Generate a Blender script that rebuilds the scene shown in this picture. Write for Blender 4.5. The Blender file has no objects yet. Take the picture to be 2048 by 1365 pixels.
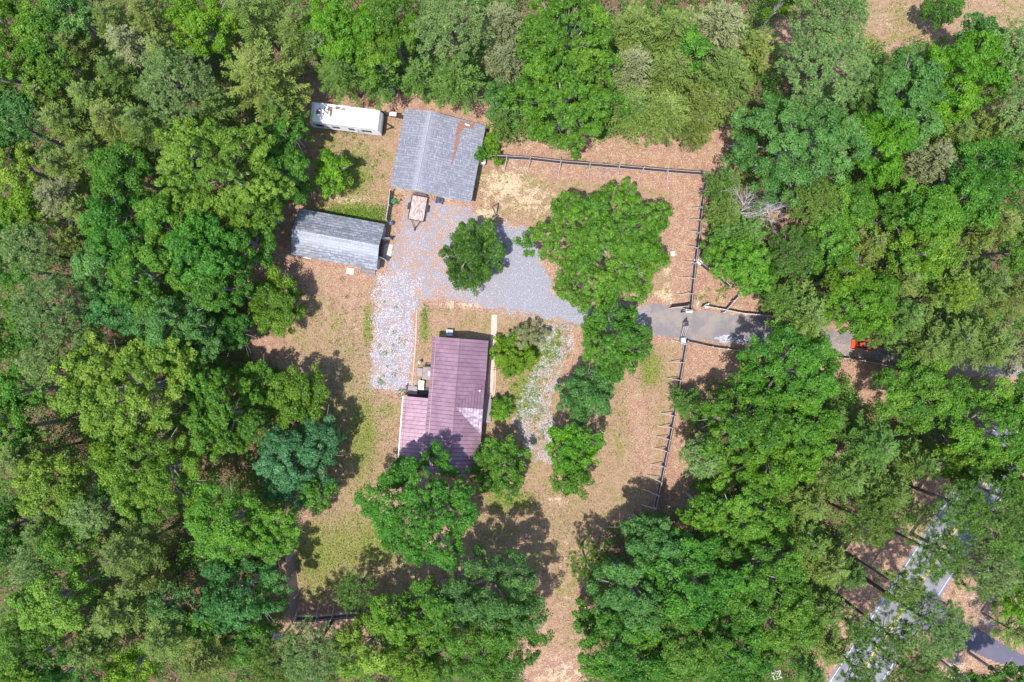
import bpy, math, random
import numpy as np
from mathutils import Vector, Matrix

# ------------------------------------------------------------------ camera, sky, sun, exposure
C = bpy.context.scene.collection
S = bpy.context.scene
H = 85.3            # drone height, metres
PX = 16.0           # photo pixels per metre on the ground
cam_d = bpy.data.cameras.new('camera'); cam = bpy.data.objects.new('camera', cam_d); C.objects.link(cam)
cam.location = (0, 0, H); cam.rotation_euler = (0, 0, 0)
cam_d.sensor_width = 36; cam_d.lens = 24; cam_d.clip_end = 2000
S.camera = cam
w = bpy.data.worlds.new('World'); S.world = w; w.use_nodes = True
wn = w.node_tree; bgn = wn.nodes['Background']
sky = wn.nodes.new('ShaderNodeTexSky'); sky.sky_type = 'NISHITA'; sky.sun_disc = False
SUN = Vector((-0.19, -0.27, 1.0)).normalized()
sky.sun_elevation = math.asin(SUN.z); sky.sun_rotation = math.atan2(SUN.x, SUN.y)
wn.links.new(sky.outputs[0], bgn.inputs[0]); bgn.inputs[1].default_value = 0.15
ld = bpy.data.lights.new('sun', 'SUN'); ld.energy = 3.35; ld.angle = math.radians(0.6); ld.color = (1, 0.955, 0.89)
sun = bpy.data.objects.new('sun', ld); C.objects.link(sun); sun.rotation_euler = SUN.to_track_quat('Z', 'Y').to_euler()
S.view_settings.view_transform = 'Standard'; S.view_settings.look = 'None'
S.view_settings.exposure = 0.97; S.view_settings.gamma = 1
S.cycles.max_bounces = 6; S.cycles.diffuse_bounces = 4; S.cycles.transmission_bounces = 4; S.cycles.transparent_max_bounces = 4

def W(px, py, h=0.0):
    f = (1 - h / H) / PX
    return ((px - 1024) * f, (682.5 - py) * f)

# ------------------------------------------------------------------ materials
def new_mat(name):
    m = bpy.data.materials.new(name); m.use_nodes = True
    t = m.node_tree; t.nodes.clear()
    return m, t
class NT:
    def __init__(s, t): s.t = t
    def n(s, typ, **k):
        o = s.t.nodes.new(typ)
        for a, b in k.items(): setattr(o, a, b)
        return o
    def l(s, a, b): s.t.links.new(a, b)
    def noise(s, vec, scale, detail=3, rough=0.55):
        o = s.n('ShaderNodeTexNoise'); o.inputs['Scale'].default_value = scale; o.inputs['Detail'].default_value = detail
        o.inputs['Roughness'].default_value = rough
        if vec is not None: s.l(vec, o.inputs['Vector'])
        return o.outputs['Fac']
    def mix(s, f, a, b, mode='MIX'):
        o = s.n('ShaderNodeMix', data_type='RGBA', blend_type=mode)
        for i, v in ((0, f), (6, a), (7, b)):
            if isinstance(v, (int, float)): o.inputs[i].default_value = v
            elif isinstance(v, tuple): o.inputs[i].default_value = (*v, 1) if len(v) == 3 else v
            else: s.l(v, o.inputs[i])
        return o.outputs[2]
    def math(s, op, a, b=0.0, clamp=False):
        o = s.n('ShaderNodeMath', operation=op, use_clamp=clamp)
        for i, v in enumerate((a, b)):
            if isinstance(v, (int, float)): o.inputs[i].default_value = v
            else: s.l(v, o.inputs[i])
        return o.outputs[0]
    def ramp(s, v, lo, hi):
        o = s.n('ShaderNodeMapRange'); s.l(v, o.inputs[0])
        o.inputs[1].default_value = lo; o.inputs[2].default_value = hi
        o.interpolation_type = 'SMOOTHSTEP'
        return o.outputs[0]
    def pos(s):
        return s.n('ShaderNodeNewGeometry').outputs['Position']
    def obj(s):
        return s.n('ShaderNodeTexCoord').outputs['Object']
    def out(s, col, rough=0.8, metal=0.0, bump=None, spec=0.3, bstr=0.3, bdist=0.03):
        p = s.n('ShaderNodeBsdfPrincipled'); o = s.n('ShaderNodeOutputMaterial')
        if isinstance(col, tuple): p.inputs['Base Color'].default_value = (*col, 1)
        else: s.l(col, p.inputs['Base Color'])
        if isinstance(rough, (int, float)): p.inputs['Roughness'].default_value = rough
        else: s.l(rough, p.inputs['Roughness'])
        p.inputs['Metallic'].default_value = metal; p.inputs['Specular IOR Level'].default_value = spec
        if bump is not None:
            b = s.n('ShaderNodeBump'); b.inputs['Strength'].default_value = bstr; b.inputs['Distance'].default_value = bdist
            s.l(bump, b.inputs['Height']); s.l(b.outputs[0], p.inputs['Normal'])
        s.l(p.outputs[0], o.inputs[0])
MC = {}
def plain(name, c, rough=0.7, metal=0.0, var=0.25, scale=6, c2=None):
    if name in MC: return MC[name]
    m, t = new_mat(name); n = NT(t)
    v = n.noise(n.obj(), scale, 4, 0.65)
    c2 = c2 or tuple(x * (1 - var) for x in c)
    n.out(n.mix(n.ramp(v, 0.35, 0.65), c2, c), rough, metal, bump=v, bstr=0.15)
    MC[name] = m; return m
def leaf_mat(name, dark, light, trans=0.42):
    m, t = new_mat(name); n = NT(t)
    a = n.n('ShaderNodeAttribute', attribute_name='tint')
    oi = n.n('ShaderNodeObjectInfo')
    col = n.mix(a.outputs['Fac'], dark, light)
    hsv = n.n('ShaderNodeHueSaturation'); n.l(col, hsv.inputs['Color'])
    r = oi.outputs['Random']
    n.l(n.math('ADD', n.math('MULTIPLY', r, 0.034), 0.483), hsv.inputs['Hue'])
    n.l(n.math('ADD', n.math('MULTIPLY', n.math('FRACT', n.math('MULTIPLY', r, 7.31)), 0.34), 0.88), hsv.inputs['Value'])
    d = n.n('ShaderNodeBsdfDiffuse'); tr = n.n('ShaderNodeBsdfTranslucent'); mx = n.n('ShaderNodeMixShader'); mx.inputs[0].default_value = trans
    g = n.n('ShaderNodeBsdfGlossy'); g.inputs['Roughness'].default_value = 0.5; g.inputs['Color'].default_value = (0.9, 0.95, 0.85, 1)
    mg = n.n('ShaderNodeMixShader'); mg.inputs[0].default_value = 0.022
    tc = n.mix(0.5, hsv.outputs[0], (0.25, 0.4, 0.03))
    n.l(hsv.outputs[0], d.inputs[0]); n.l(tc, tr.inputs[0])
    n.l(d.outputs[0], mx.inputs[1]); n.l(tr.outputs[0], mx.inputs[2])
    n.l(mx.outputs[0], mg.inputs[1]); n.l(g.outputs[0], mg.inputs[2])
    o = n.n('ShaderNodeOutputMaterial'); n.l(mg.outputs[0], o.inputs[0])
    return m
PAL = {
 'em': leaf_mat('emerald_leaves', (0.026, 0.115, 0.008), (0.135, 0.320, 0.026)),
 'bg': leaf_mat('blue_green_leaves', (0.030, 0.118, 0.020), (0.130, 0.310, 0.068)),
 'bt': leaf_mat('teal_leaves', (0.020, 0.105, 0.036), (0.120, 0.300, 0.130)),
 'lg': leaf_mat('bright_leaves', (0.055, 0.160, 0.005), (0.180, 0.360, 0.014)),
 'yg': leaf_mat('yellow_green_leaves', (0.075, 0.175, 0.010), (0.290, 0.430, 0.050)),
 'mg': leaf_mat('mid_green_leaves', (0.045, 0.135, 0.008), (0.175, 0.325, 0.022)),
 'dg': leaf_mat('deep_green_leaves', (0.022, 0.100, 0.010), (0.095, 0.255, 0.024)),
 'ol': leaf_mat('olive_needles', (0.058, 0.110, 0.014), (0.225, 0.300, 0.060), 0.2),
 'og': leaf_mat('green_needles', (0.038, 0.098, 0.012), (0.150, 0.260, 0.042), 0.2),
 'pg': leaf_mat('pale_needles', (0.080, 0.155, 0.038), (0.265, 0.370, 0.115), 0.2),
 'gy': leaf_mat('greyish_needles', (0.105, 0.130, 0.048), (0.300, 0.325, 0.150), 0.2),
}
BARK = plain('bark', (0.16, 0.12, 0.10), 0.9, scale=4)
GBARK = plain('grey_bark', (0.38, 0.34, 0.34), 0.9, scale=4)
DEAD = plain('dead_wood', (0.48, 0.44, 0.45), 0.9, scale=4)

# ------------------------------------------------------------------ mesh helpers
def mesh_np(name, V, F, mat, parent=None, tint=None, midx=None):
    """V (n,3), F (m,4) quads"""
    me = bpy.data.meshes.new(name)
    V = np.ascontiguousarray(V, dtype=np.float32); F = np.ascontiguousarray(F, dtype=np.int32)
    me.vertices.add(len(V)); me.vertices.foreach_set('co', V.ravel())
    me.loops.add(F.size); me.loops.foreach_set('vertex_index', F.ravel())
    me.polygons.add(len(F)); k = F.shape[1]
    me.polygons.foreach_set('loop_start', np.arange(0, F.size, k, dtype=np.int32))
    me.polygons.foreach_set('loop_total', np.full(len(F), k, dtype=np.int32))
    for m in (mat if isinstance(mat, list) else [mat]): me.materials.append(m)
    if midx is not None: me.polygons.foreach_set('material_index', np.ascontiguousarray(midx, dtype=np.int32))
    if tint is not None:
        a = me.attributes.new('tint', 'FLOAT', 'FACE'); a.data.foreach_set('value', np.ascontiguousarray(tint, dtype=np.float32))
    me.update(); me.validate()
    o = bpy.data.objects.new(name, me); C.objects.link(o)
    if parent is not None: o.parent = parent
    return o
class MB:
    def __init__(s): s.v = []; s.f = []; s.m = []
    def quad(s, a, b, c, d, m=0):
        i = len(s.v); s.v += [a, b, c, d]; s.f.append((i, i+1, i+2, i+3)); s.m.append(m)
    def face(s, pts, m=0):
        i = len(s.v); s.v += pts; s.f.append(tuple(range(i, i + len(pts)))); s.m.append(m)
    def slab(s, pts, t, m=0):
        """polygon (3d, ccw from above) given thickness t downward"""
        i = len(s.v); n = len(pts)
        s.v += [tuple(p) for p in pts] + [(p[0], p[1], p[2] - t) for p in pts]
        s.f.append(tuple(range(i, i + n))); s.m.append(m)
        s.f.append(tuple(range(i + 2*n - 1, i + n - 1, -1))); s.m.append(m)
        for k in range(n):
            j = (k + 1) % n
            s.f.append((i + k, i + n + k, i + n + j, i + j)); s.m.append(m)
    def prism(s, pts, z0, z1, m=0):
        s.slab([(p[0], p[1], z1) for p in pts], z1 - z0, m)
    def box(s, cx, cy, cz, sx, sy, sz, rz=0.0, m=0):
        c, q = math.cos(rz), math.sin(rz)
        P = [(cx + c*x - q*y, cy + q*x + c*y) for x, y in ((-sx/2, -sy/2), (sx/2, -sy/2), (sx/2, sy/2), (-sx/2, sy/2))]
        s.prism(P, cz - sz/2, cz + sz/2, m)
    def bar(s, a, b, r0, r1=None, n=5, m=0, caps=True):
        r1 = r0 if r1 is None else r1
        a = Vector(a); b = Vector(b); d = (b - a)
        if d.length < 1e-6: return
        d.normalize(); u = d.orthogonal().normalized(); v = d.cross(u); i = len(s.v)
        for p, r in ((a, r0), (b, r1)):
            for k in range(n):
                t = 2*math.pi*k/n; s.v.append(tuple(p + (u*math.cos(t) + v*math.sin(t))*r))
        for k in range(n):
            j = (k+1) % n; s.f.append((i+k, i+j, i+n+j, i+n+k)); s.m.append(m)
        if caps:
            s.f.append(tuple(i+n-1-k for k in range(n))); s.m.append(m)
            s.f.append(tuple(i+n+k for k in range(n))); s.m.append(m)
    def build(s, name, mat, parent=None):
        me = bpy.data.meshes.new(name); me.from_pydata(s.v, [], s.f)
        for mm in (mat if isinstance(mat, list) else [mat]): me.materials.append(mm)
        me.polygons.foreach_set('material_index', s.m); me.update()
        o = bpy.data.objects.new(name, me); C.objects.link(o)
        if parent is not None: o.parent = parent
        return o
def one(name, mat, fn, parent=None):
    b = MB(); fn(b); return b.build(name, mat, parent)
def tag(o, label=None, cat=None, group=None, kind=None):
    if label: o['label'] = label
    if cat: o['category'] = cat
    if group: o['group'] = group
    if kind: o['kind'] = kind
    return o
def empty(name, x, y, rz=0.0, z=0.0):
    o = bpy.data.objects.new(name, None); o.location = (x, y, z); o.rotation_euler = (0, 0, rz); o.empty_display_size = 0.3
    C.objects.link(o); return o

# ------------------------------------------------------------------ areas (photo pixels on the ground)
def wp(poly): return [W(*p) for p in poly]
def sdist(poly, X, Y):
    """signed distance, + inside, metres"""
    d = np.full(X.shape, 1e9); ins = np.zeros(X.shape, bool); n = len(poly)
    for i in range(n):
        x0, y0 = poly[i]; x1, y1 = poly[(i+1) % n]
        dx, dy = x1-x0, y1-y0; L = dx*dx+dy*dy+1e-12
        t = np.clip(((X-x0)*dx+(Y-y0)*dy)/L, 0, 1)
        d = np.minimum(d, np.hypot(X-x0-t*dx, Y-y0-t*dy))
        c = ((y0 > Y) != (y1 > Y)) & (X < (x1-x0)*(Y-y0)/((y1-y0) if abs(y1-y0) > 1e-9 else 1e-9)+x0)
        ins ^= c
    return np.where(ins, d, -d)
LAWN = [wp(p) for p in (
 [(605,245),(800,235),(775,445),(620,420),(600,300)],
 [(590,512),(770,560),(745,690),(742,775),(800,800),(800,930),(700,1010),(745,1100),(720,1215),(580,1228),(570,1130),(620,1030),(650,900),(620,750),(500,690),(540,600)],
 [(835,612),(1160,640),(1130,700),(1115,930),(1060,950),(800,950),(830,780)],
 [(1050,940),(1180,760),(1290,680),(1360,692),(1335,860),(1318,1000),(1200,1050),(1160,1180),(1160,1300),(1085,1300),(1100,1180),(900,1120),(930,960)],
 [(955,330),(1060,345),(1350,385),(1350,600),(1290,595),(1050,450),(940,440)],
 [(1700,-40),(2100,-40),(2100,50),(1900,60),(1780,90),(1730,80)],
 [(700,1010),(930,1130),(860,1180),(720,1215),(690,1100)])]
GREEN = [(700,350,60,70,.8),(700,420,70,18,1),(735,650,10,60,.8),(750,1090,70,60,.8),(660,1160,70,50,.6),(700,930,40,130,.45),(880,620,50,10,.5),(850,660,12,30,.9),
 (1075,700,45,50,1),(1050,790,40,60,.9),(1110,670,30,25,.7),(1300,740,28,45,.9),(1250,830,40,60,.45),(1020,1000,70,30,.8),(1120,1040,60,50,.4),(700,760,30,60,.45),(650,640,50,50,.3),(740,1000,60,60,.5),(690,1100,90,80,.7),(620,1180,40,40,.6),(1000,1060,60,60,.35),(1240,760,40,40,.3),(880,980,60,40,.5),(725,870,45,120,.75),(640,1110,80,90,.75),(700,860,110,230,.47),(700,1080,120,120,.5),(700,700,40,50,.45),(770,820,25,25,.6),(690,760,30,60,.45),(640,1120,60,60,.5),(560,710,20,20,.3),(1190,900,40,60,.3),
 (1800,30,30,40,.5),(1970,50,60,30,.4),(790,480,8,40,.5),(1180,400,60,10,.3),(640,560,40,15,.4),(760,640,10,40,.4),(1910,1240,14,20,.5),(1740,90,30,25,.7),(690,1180,50,30,.6)]
PALE = [(1010,370,60,40,.9),(1060,400,70,40,.7),(975,430,30,25,.9),(1330,590,25,12,1),(1335,540,12,60,.6),(960,608,90,9,1),(700,400,40,14,.7),(1290,900,30,90,.25),
 (1130,1150,30,150,.35),(1120,1350,60,40,.7),(1250,790,30,40,.25),(1110,1000,30,12,.6),(620,620,60,30,.25),(1150,290,160,14,.35),(840,600,20,10,.5),(660,1180,50,40,.25),(1960,1200,50,25,.6),(1530,770,30,40,.2),
 (1770,40,40,30,.35),(1445,615,50,14,.4),(700,640,40,60,.2),(1905,1340,40,25,.9)]
DIRT = [(650,560,90,45,.6),(720,600,60,45,.55),(590,520,50,30,1),(530,690,70,28,.7),(1150,340,90,22,.7),(970,400,30,40,.5),(1350,480,25,120,.6),(1270,850,35,90,.45),(690,245,90,14,.6),(860,650,60,14,.4),(600,1180,20,50,.5),(650,1215,60,12,.9),(1110,1230,45,70,.5),(1300,930,30,80,.5),(630,300,30,40,.4),(1140,700,14,50,.6),(1900,30,110,35,.45),(1270,800,60,60,.4),(1180,1060,50,50,.35),(900,640,60,12,.4),(1170,960,50,50,.35)]
GRAV = wp([(815,392),(870,402),(935,412),(965,440),(1060,458),(1085,520),(1110,585),(1180,618),(1290,610),(1300,668),(1180,652),(1100,640),(1000,622),(960,612),(900,600),(850,600),(830,615),(826,700),(820,778),(745,774),(742,735),(750,690),(765,620),(768,570),(785,520),(790,470),(805,440)])
GRAV2 = wp([(1075,645),(1150,650),(1142,700),(1118,750),(1105,800),(1108,850),(1100,928),(1068,930),(1052,890),(1030,840),(1035,800),(1060,750),(1090,710),(1062,680)])
LANE_C = [(1285,636),(1350,645),(1430,655),(1550,668),(1680,685),(1800,704),(1930,722),(2060,735),(2400,770)]
def ribbon(cl, wl, wr):
    P = [Vector(W(*p)) for p in cl]; L = []; R = []
    for i, p in enumerate(P):
        d = (P[min(i+1, len(P)-1)] - P[max(i-1, 0)]).normalized(); nrm = Vector((-d.y, d.x))
        L.append(p + nrm*wl[min(i, len(wl)-1)]); R.append(p - nrm*wr[min(i, len(wr)-1)])
    return L, R
laneL, laneR = ribbon(LANE_C, [2.0, 2.0, 1.95, 1.8, 1.5], [2.0, 2.0, 1.95, 1.8, 1.5])
LANE = [tuple(p) for p in laneL] + [tuple(p) for p in reversed(laneR)]
RD = Vector((290, 445)).normalized()           # road direction in metres (up right)
RN = Vector((RD.y, -RD.x))                     # to its right
ROAD0 = Vector(W(1858, 1060)) + RN*2.7         # a point on the centre line
def road_pt(s, o): return tuple(ROAD0 + RD*s + RN*o)
ROAD = [road_pt(-45, -3.05), road_pt(-45, 3.05), road_pt(60, 3.05), road_pt(60, -3.05)]
SIDE = wp([(1868,1172),(1886,1200),(1908,1226),(1940,1248),(2000,1282),(2060,1316),(2200,1400),(2200,1450),(2060,1352),(1985,1324),(1935,1301),(1893,1276),(1820,1262)])
OPEN = LAWN + [GRAV, GRAV2, LANE, ROAD, SIDE] + [wp(p) for p in (
 [(605,190),(980,200),(990,300),(1040,290),(1230,290),(1440,270),(1450,360),(1400,490),(1430,600),(1540,630),(1370,640),(1365,330),(960,330)],
 [(1370,690),(1480,700),(1470,740),(1400,760),(1360,860),(1370,1010),(1320,1010)],
 [(1690,720),(1780,740),(1770,790),(1720,800)],
 [(1900,1170),(2000,1180),(2020,1290),(1960,1250),(1900,1210)],[(580,490),(560,560),(500,560),(540,430)],
 [(775,380),(960,410),(960,330),(800,250)], [(1050,1280),(1160,1290),(1150,1380),(1060,1380)],
 [(1720,1060),(1830,1060),(1820,1120),(1740,1140),(1700,1100)],[(1650,890),(1700,880),(1680,960),(1630,950)],[(1820,930),(1900,930),(1880,1000),(1830,1000)],[(1660,1180),(1730,1150),(1750,1200),(1680,1260),(1640,1340),(1620,1290)],[(1540,430),(1600,430),(1600,460),(1540,470)],[(1690,100),(1560,40),(1560,80)],
 [(1040,430),(1320,590),(1330,680),(1160,780),(1060,700),(1100,640)],[(690,980),(1000,940),(960,1140),(720,1180)],[(570,405),(790,440),(765,570),(565,530)],[(795,205),(1000,235),(960,420),(770,385)],[(600,185),(780,205),(775,275),(600,250)],[(590,230),(560,300),(610,300)],
 [(950,295),(1450,300),(1445,375),(950,350)],[(1390,340),(1430,340),(1400,640),(1370,640)],[(1380,560),(1530,600),(1540,645),(1380,640)],[(570,1080),(610,1080),(612,1225),(770,1215),(770,1255),(575,1258)],[(1720,660),(1780,660),(1780,710),(1720,710)],[(1640,690),(1850,730),(1850,765),(1640,730)],[(1870,1150),(2010,1160),(2060,1300),(2060,1365),(1880,1320)])]
rng = np.random.default_rng(7)
def vnoise(X, Y, s, seed):
    r = np.random.default_rng(seed); o = np.zeros(X.shape)
    for k in range(5):
        f = s*2**(k*0.8); a = r.uniform(0, 6.28, 3); th = r.uniform(0, 6.28)
        o += np.sin(f*(X*math.cos(th)+Y*math.sin(th))+a[0]+1.7*np.sin(f*.7*(Y*math.cos(th)-X*math.sin(th))+a[1]))/(k*.5+1)
    return o/2.6
def openness(X, Y):
    d = np.full(X.shape, -99.0)
    for p in OPEN: d = np.maximum(d, sdist(p, X, Y))
    return d
def fields(X, Y):
    lawn = np.full(X.shape, -99.0)
    for p in LAWN: lawn = np.maximum(lawn, sdist(p, X, Y))
    lawn = np.clip(lawn/1.6 + 0.5, 0, 1)
    for px, py, rx, ry, a in DIRT:
        x, y = W(px, py); lawn = lawn*(1 - a*np.exp(-(((X-x)/(rx/PX))**2 + ((Y-y)/(ry/PX))**2)*0.9))
    g = np.zeros(X.shape); b = np.zeros(X.shape)
    for L, o in ((GREEN, g), (PALE, b)):
        for px, py, rx, ry, a in L:
            x, y = W(px, py)
            np.maximum(o, a*np.exp(-(((X-x)/(rx/PX))**2 + ((Y-y)/(ry/PX))**2)*0.9), out=o)
    return lawn, g, b

# ------------------------------------------------------------------ ground sheet
gx = np.concatenate([[-600, -300, -150, -100], np.arange(-75, 75.01, 0.3), [100, 150, 300, 600]])
gy = np.concatenate([[-600, -300, -150, -80], np.arange(-52, 52.01, 0.3), [80, 150, 300, 600]])
GX, GY = np.meshgrid(gx, gy)
lawn, gg, pale = fields(GX, GY)
gz = 0.05*vnoise(GX, GY, 0.35, 3) * np.clip(-openness(GX, GY)/4, 0, 1) - 0.0
V = np.stack([GX, GY, gz], -1).reshape(-1, 3)
ny, nx = GX.shape; idx = np.arange(nx*ny).reshape(ny, nx)
F = np.stack([idx[:-1, :-1], idx[:-1, 1:], idx[1:, 1:], idx[1:, :-1]], -1).reshape(-1, 4)
m, t = new_mat('ground'); n = NT(t)
at = n.n('ShaderNodeAttribute', attribute_name='cover'); sp = n.n('ShaderNodeSeparateColor'); n.l(at.outputs['Color'], sp.inputs[0])
p = n.pos(); big = n.noise(p, 0.28, 5, 0.6); mid = n.noise(p, 1.1, 5, 0.7); fine = n.noise(p, 5.5, 3, 0.8); vf = n.noise(p, 14, 2, 0.8)
litter = n.mix(n.ramp(fine, .3, .7), (0.17, 0.085, 0.062), (0.37, 0.225, 0.165))
litter = n.mix(n.math('MULTIPLY', n.ramp(mid, .42, .62), .6), litter, n.mix(n.ramp(fine, .35, .65), (0.27, 0.18, 0.10), (0.48, 0.36, 0.22)))
litter = n.mix(n.math('MULTIPLY', n.ramp(n.noise(p, .6, 4, .6), .55, .7), .5), litter, (0.24, 0.11, 0.085))
litter = n.mix(n.ramp(vf, .58, .7), litter, (0.50, 0.37, 0.29))
litter = n.mix(n.math('MULTIPLY', at.outputs['Alpha'], .75), litter, n.mix(n.ramp(fine, .3, .7), (0.05, 0.032, 0.022), (0.12, 0.075, 0.05)))  # dark humus tone inside the woods, also paints in the shade under the crowns
grass = n.mix(n.ramp(fine, .3, .7), (0.150, 0.106, 0.056), (0.335, 0.240, 0.142))
grass = n.mix(n.math('MULTIPLY', n.ramp(big, .47, .66), .8), grass, n.mix(n.ramp(fine, .35, .65), (0.085, 0.105, 0.018), (0.25, 0.245, 0.065)))
grass = n.mix(n.math('MULTIPLY', n.ramp(mid, .42, .58), .8), grass, n.mix(n.ramp(vf, .35, .65), (0.21, 0.12, 0.08), (0.42, 0.285, 0.20)))
edge = n.ramp(n.math('ADD', sp.outputs[0], n.math('MULTIPLY', n.math('SUBTRACT', mid, .5), 1.6)), .3, .7)
col = n.mix(edge, litter, grass)
gf = n.ramp(n.math('ADD', sp.outputs[1], n.math('MULTIPLY', n.math('SUBTRACT', mid, .5), 1.2)), .3, .75)
col = n.mix(gf, col, n.mix(n.ramp(fine, .3, .7), (0.075, 0.10, 0.02), (0.25, 0.245, 0.075)))
pf = n.ramp(n.math('ADD', sp.outputs[2], n.math('ADD', n.math('MULTIPLY', n.math('SUBTRACT', fine, .5), 1.8), n.math('MULTIPLY', n.math('SUBTRACT', mid, .5), 2.6))), .45, .85)
col = n.mix(n.math('MULTIPLY', pf, .85), col, n.mix(n.ramp(vf, .35, .6), (0.30, 0.215, 0.14), (0.60, 0.48, 0.33)))
n.out(col, 0.95, bump=vf, bstr=0.5, bdist=0.05, spec=0.1)
ground = mesh_np('ground', V, F, m)
ca = ground.data.attributes.new('cover', 'FLOAT_COLOR', 'POINT')
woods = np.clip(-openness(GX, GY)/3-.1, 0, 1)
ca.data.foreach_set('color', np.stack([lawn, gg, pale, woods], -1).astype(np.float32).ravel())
tag(ground, kind='structure')

def sheet(name, poly, z, mat, ragged=0.0, res=0.25, kind='structure', seed=1):
    """grid sheet clipped to poly with an uneven edge"""
    xs = [p[0] for p in poly]; ys = [p[1] for p in poly]
    X, Y = np.meshgrid(np.arange(min(xs)-1, max(xs)+1, res), np.arange(min(ys)-1, max(ys)+1, res))
    d = sdist(poly, X, Y) + ragged*vnoise(X, Y, 1.6, seed) + ragged*0.6*vnoise(X, Y, 6, seed+1)
    ins = d > 0
    ny, nx = X.shape; idx = np.arange(nx*ny).reshape(ny, nx)
    k = ins[:-1, :-1] & ins[:-1, 1:] & ins[1:, 1:] & ins[1:, :-1]
    F = np.stack([idx[:-1, :-1], idx[:-1, 1:], idx[1:, 1:], idx[1:, :-1]], -1)[k]
    u, inv = np.unique(F.ravel(), return_inverse=True)
    V = np.stack([X, Y, np.full(X.shape, z)], -1).reshape(-1, 3)[u]
    o = mesh_np(name, V, inv.reshape(-1, 4), mat); tag(o, kind=kind); return o
# gravel
m, t = new_mat('gravel_bed'); n = NT(t); p = n.pos(); a = n.noise(p, 9, 3, .8); b = n.noise(p, .7, 4, .6); c = n.noise(p, 22, 2, .8); bb = n.noise(p, 2.2, 4, .7)
g0 = n.mix(n.ramp(a, .3, .7), (0.155, 0.152, 0.178), (0.295, 0.29, 0.332))
g0 = n.mix(n.ramp(c, .6, .72), g0, (0.45, 0.45, 0.49))
sx = n.n('ShaderNodeSeparateXYZ'); n.l(p, sx.inputs[0])
warm = n.math('MULTIPLY', n.ramp(n.math('ADD', n.math('MULTIPLY', bb, .6), n.math('MULTIPLY', b, .4)), .45, .54), n.ramp(sx.outputs[0], 1, -9))
g0 = n.mix(n.math('MULTIPLY', warm, .85), g0, n.mix(n.ramp(a, .3, .7), (0.23, 0.13, 0.085), (0.40, 0.25, 0.175)))
n.out(g0, .95, bump=a, bstr=.5, spec=.1); GRAVM = m
sheet('gravel_driveway', GRAV, 0.008, GRAVM, 0.55, 0.16, seed=5)
def asph(name, c0, c1, dust, ds):
    m, t = new_mat(name); n = NT(t); p = n.pos(); a = n.noise(p, 12, 3, .8); b = n.noise(p, .5, 5, .65)
    g = n.mix(n.ramp(a, .3, .7), c0, c1); g = n.mix(n.math('MULTIPLY', n.ramp(b, .4, .65), ds), g, dust)
    n.out(g, .85, bump=a, bstr=.2, spec=.25); return m
sheet('lane', LANE, 0.012, asph('worn_asphalt', (0.13, 0.12, 0.125), (0.21, 0.19, 0.20), (0.27, 0.23, 0.205), .7), 0.14, 0.15, seed=9)
def road_fn(b): b.face([(x, y, 0.012) for x, y in ROAD])
tag(one('road', asph('road_asphalt', (0.13, 0.127, 0.15), (0.20, 0.195, 0.225), (0.27, 0.265, 0.29), .6), road_fn), kind='structure')
sheet('side_drive', SIDE, 0.017, asph('fresh_asphalt', (0.085, 0.078, 0.11), (0.115, 0.105, 0.145), (0.14, 0.125, 0.155), .4), 0.03, 0.2, seed=12)
def lines(b, offs, w):
    for o in offs:
        for s0 in np.arange(-45, 60, 3.0):
            b.face([(*road_pt(s0, o-w/2), .0162), (*road_pt(s0, o+w/2), .0162), (*road_pt(s0+3, o+w/2), .0162), (*road_pt(s0+3, o-w/2), .0162)])
tag(one('edge_line_paint', plain('white_paint', (0.55, 0.55, 0.56), scale=3, var=.3), lambda b: lines(b, (-2.7, 2.7), .10)), kind='structure')
tag(one('centre_line_paint', plain('yellow_paint', (0.62, 0.44, 0.06), scale=3, var=.25), lambda b: lines(b, (-.14, .14), .12)), kind='structure')
bm_, t = new_mat('brick_path'); n = NT(t); br = n.n('ShaderNodeTexBrick'); n.l(n.obj(), br.inputs[0]); br.inputs['Scale'].default_value = 2.6
br.inputs['Color1'].default_value = (.52, .36, .31, 1); br.inputs['Color2'].default_value = (.40, .27, .24, 1); br.inputs['Mortar'].default_value = (.62, .52, .44, 1); br.inputs['Mortar Size'].default_value = .03
n.out(n.mix(n.ramp(n.noise(n.obj(), 3), .4, .6), br.outputs[0], (.50, .38, .32)), .9)
L, R = ribbon([(989,630),(987,680),(983,740),(980,790)], [.36], [.36])
tag(one('path', bm_, lambda b: b.prism([tuple(q) for q in R] + [tuple(q) for q in reversed(L)], -.02, .03)), kind='structure')

# ------------------------------------------------------------------ loose stuff on the ground
def scatter_quads(name, X, Y, size, mat, lift, tilt, label, cat, tint=None, asp=0.5, z0=0.0):
    N = len(X); r = np.random.default_rng(len(X))
    th = r.uniform(0, 2*math.pi, N); L = size*r.uniform(.6, 1.3, N); Wd = L*asp
    u = np.stack([np.cos(th), np.sin(th), r.normal(0, tilt, N)], -1); v = np.stack([-np.sin(th), np.cos(th), r.normal(0, tilt, N)], -1)
    c = np.stack([X, Y, z0 + lift*r.uniform(.6, 1.4, N)], -1)
    V = np.stack([c-u*L[:, None]/2, c+v*Wd[:, None]/2, c+u*L[:, None]/2, c-v*Wd[:, None]/2], 1).reshape(-1, 3)
    o = mesh_np(name, V, np.arange(4*N).reshape(-1, 4), mat, tint=r.uniform(0, 1, N) if tint is None else tint)
    tag(o, label, cat, kind='stuff'); return o
def cmat(name, stops, rough=.9):
    m, t = new_mat(name); n = NT(t); a = n.n('ShaderNodeAttribute', attribute_name='tint'); cr = n.n('ShaderNodeValToRGB'); n.l(a.outputs['Fac'], cr.inputs[0])
    e = cr.color_ramp.elements
    while len(e) < len(stops): e.new(0.5)
    for i, (q, c) in enumerate(stops): e[i].position = q; e[i].color = (*c, 1)
    n.out(cr.outputs[0], rough, spec=.15); return m
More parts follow.
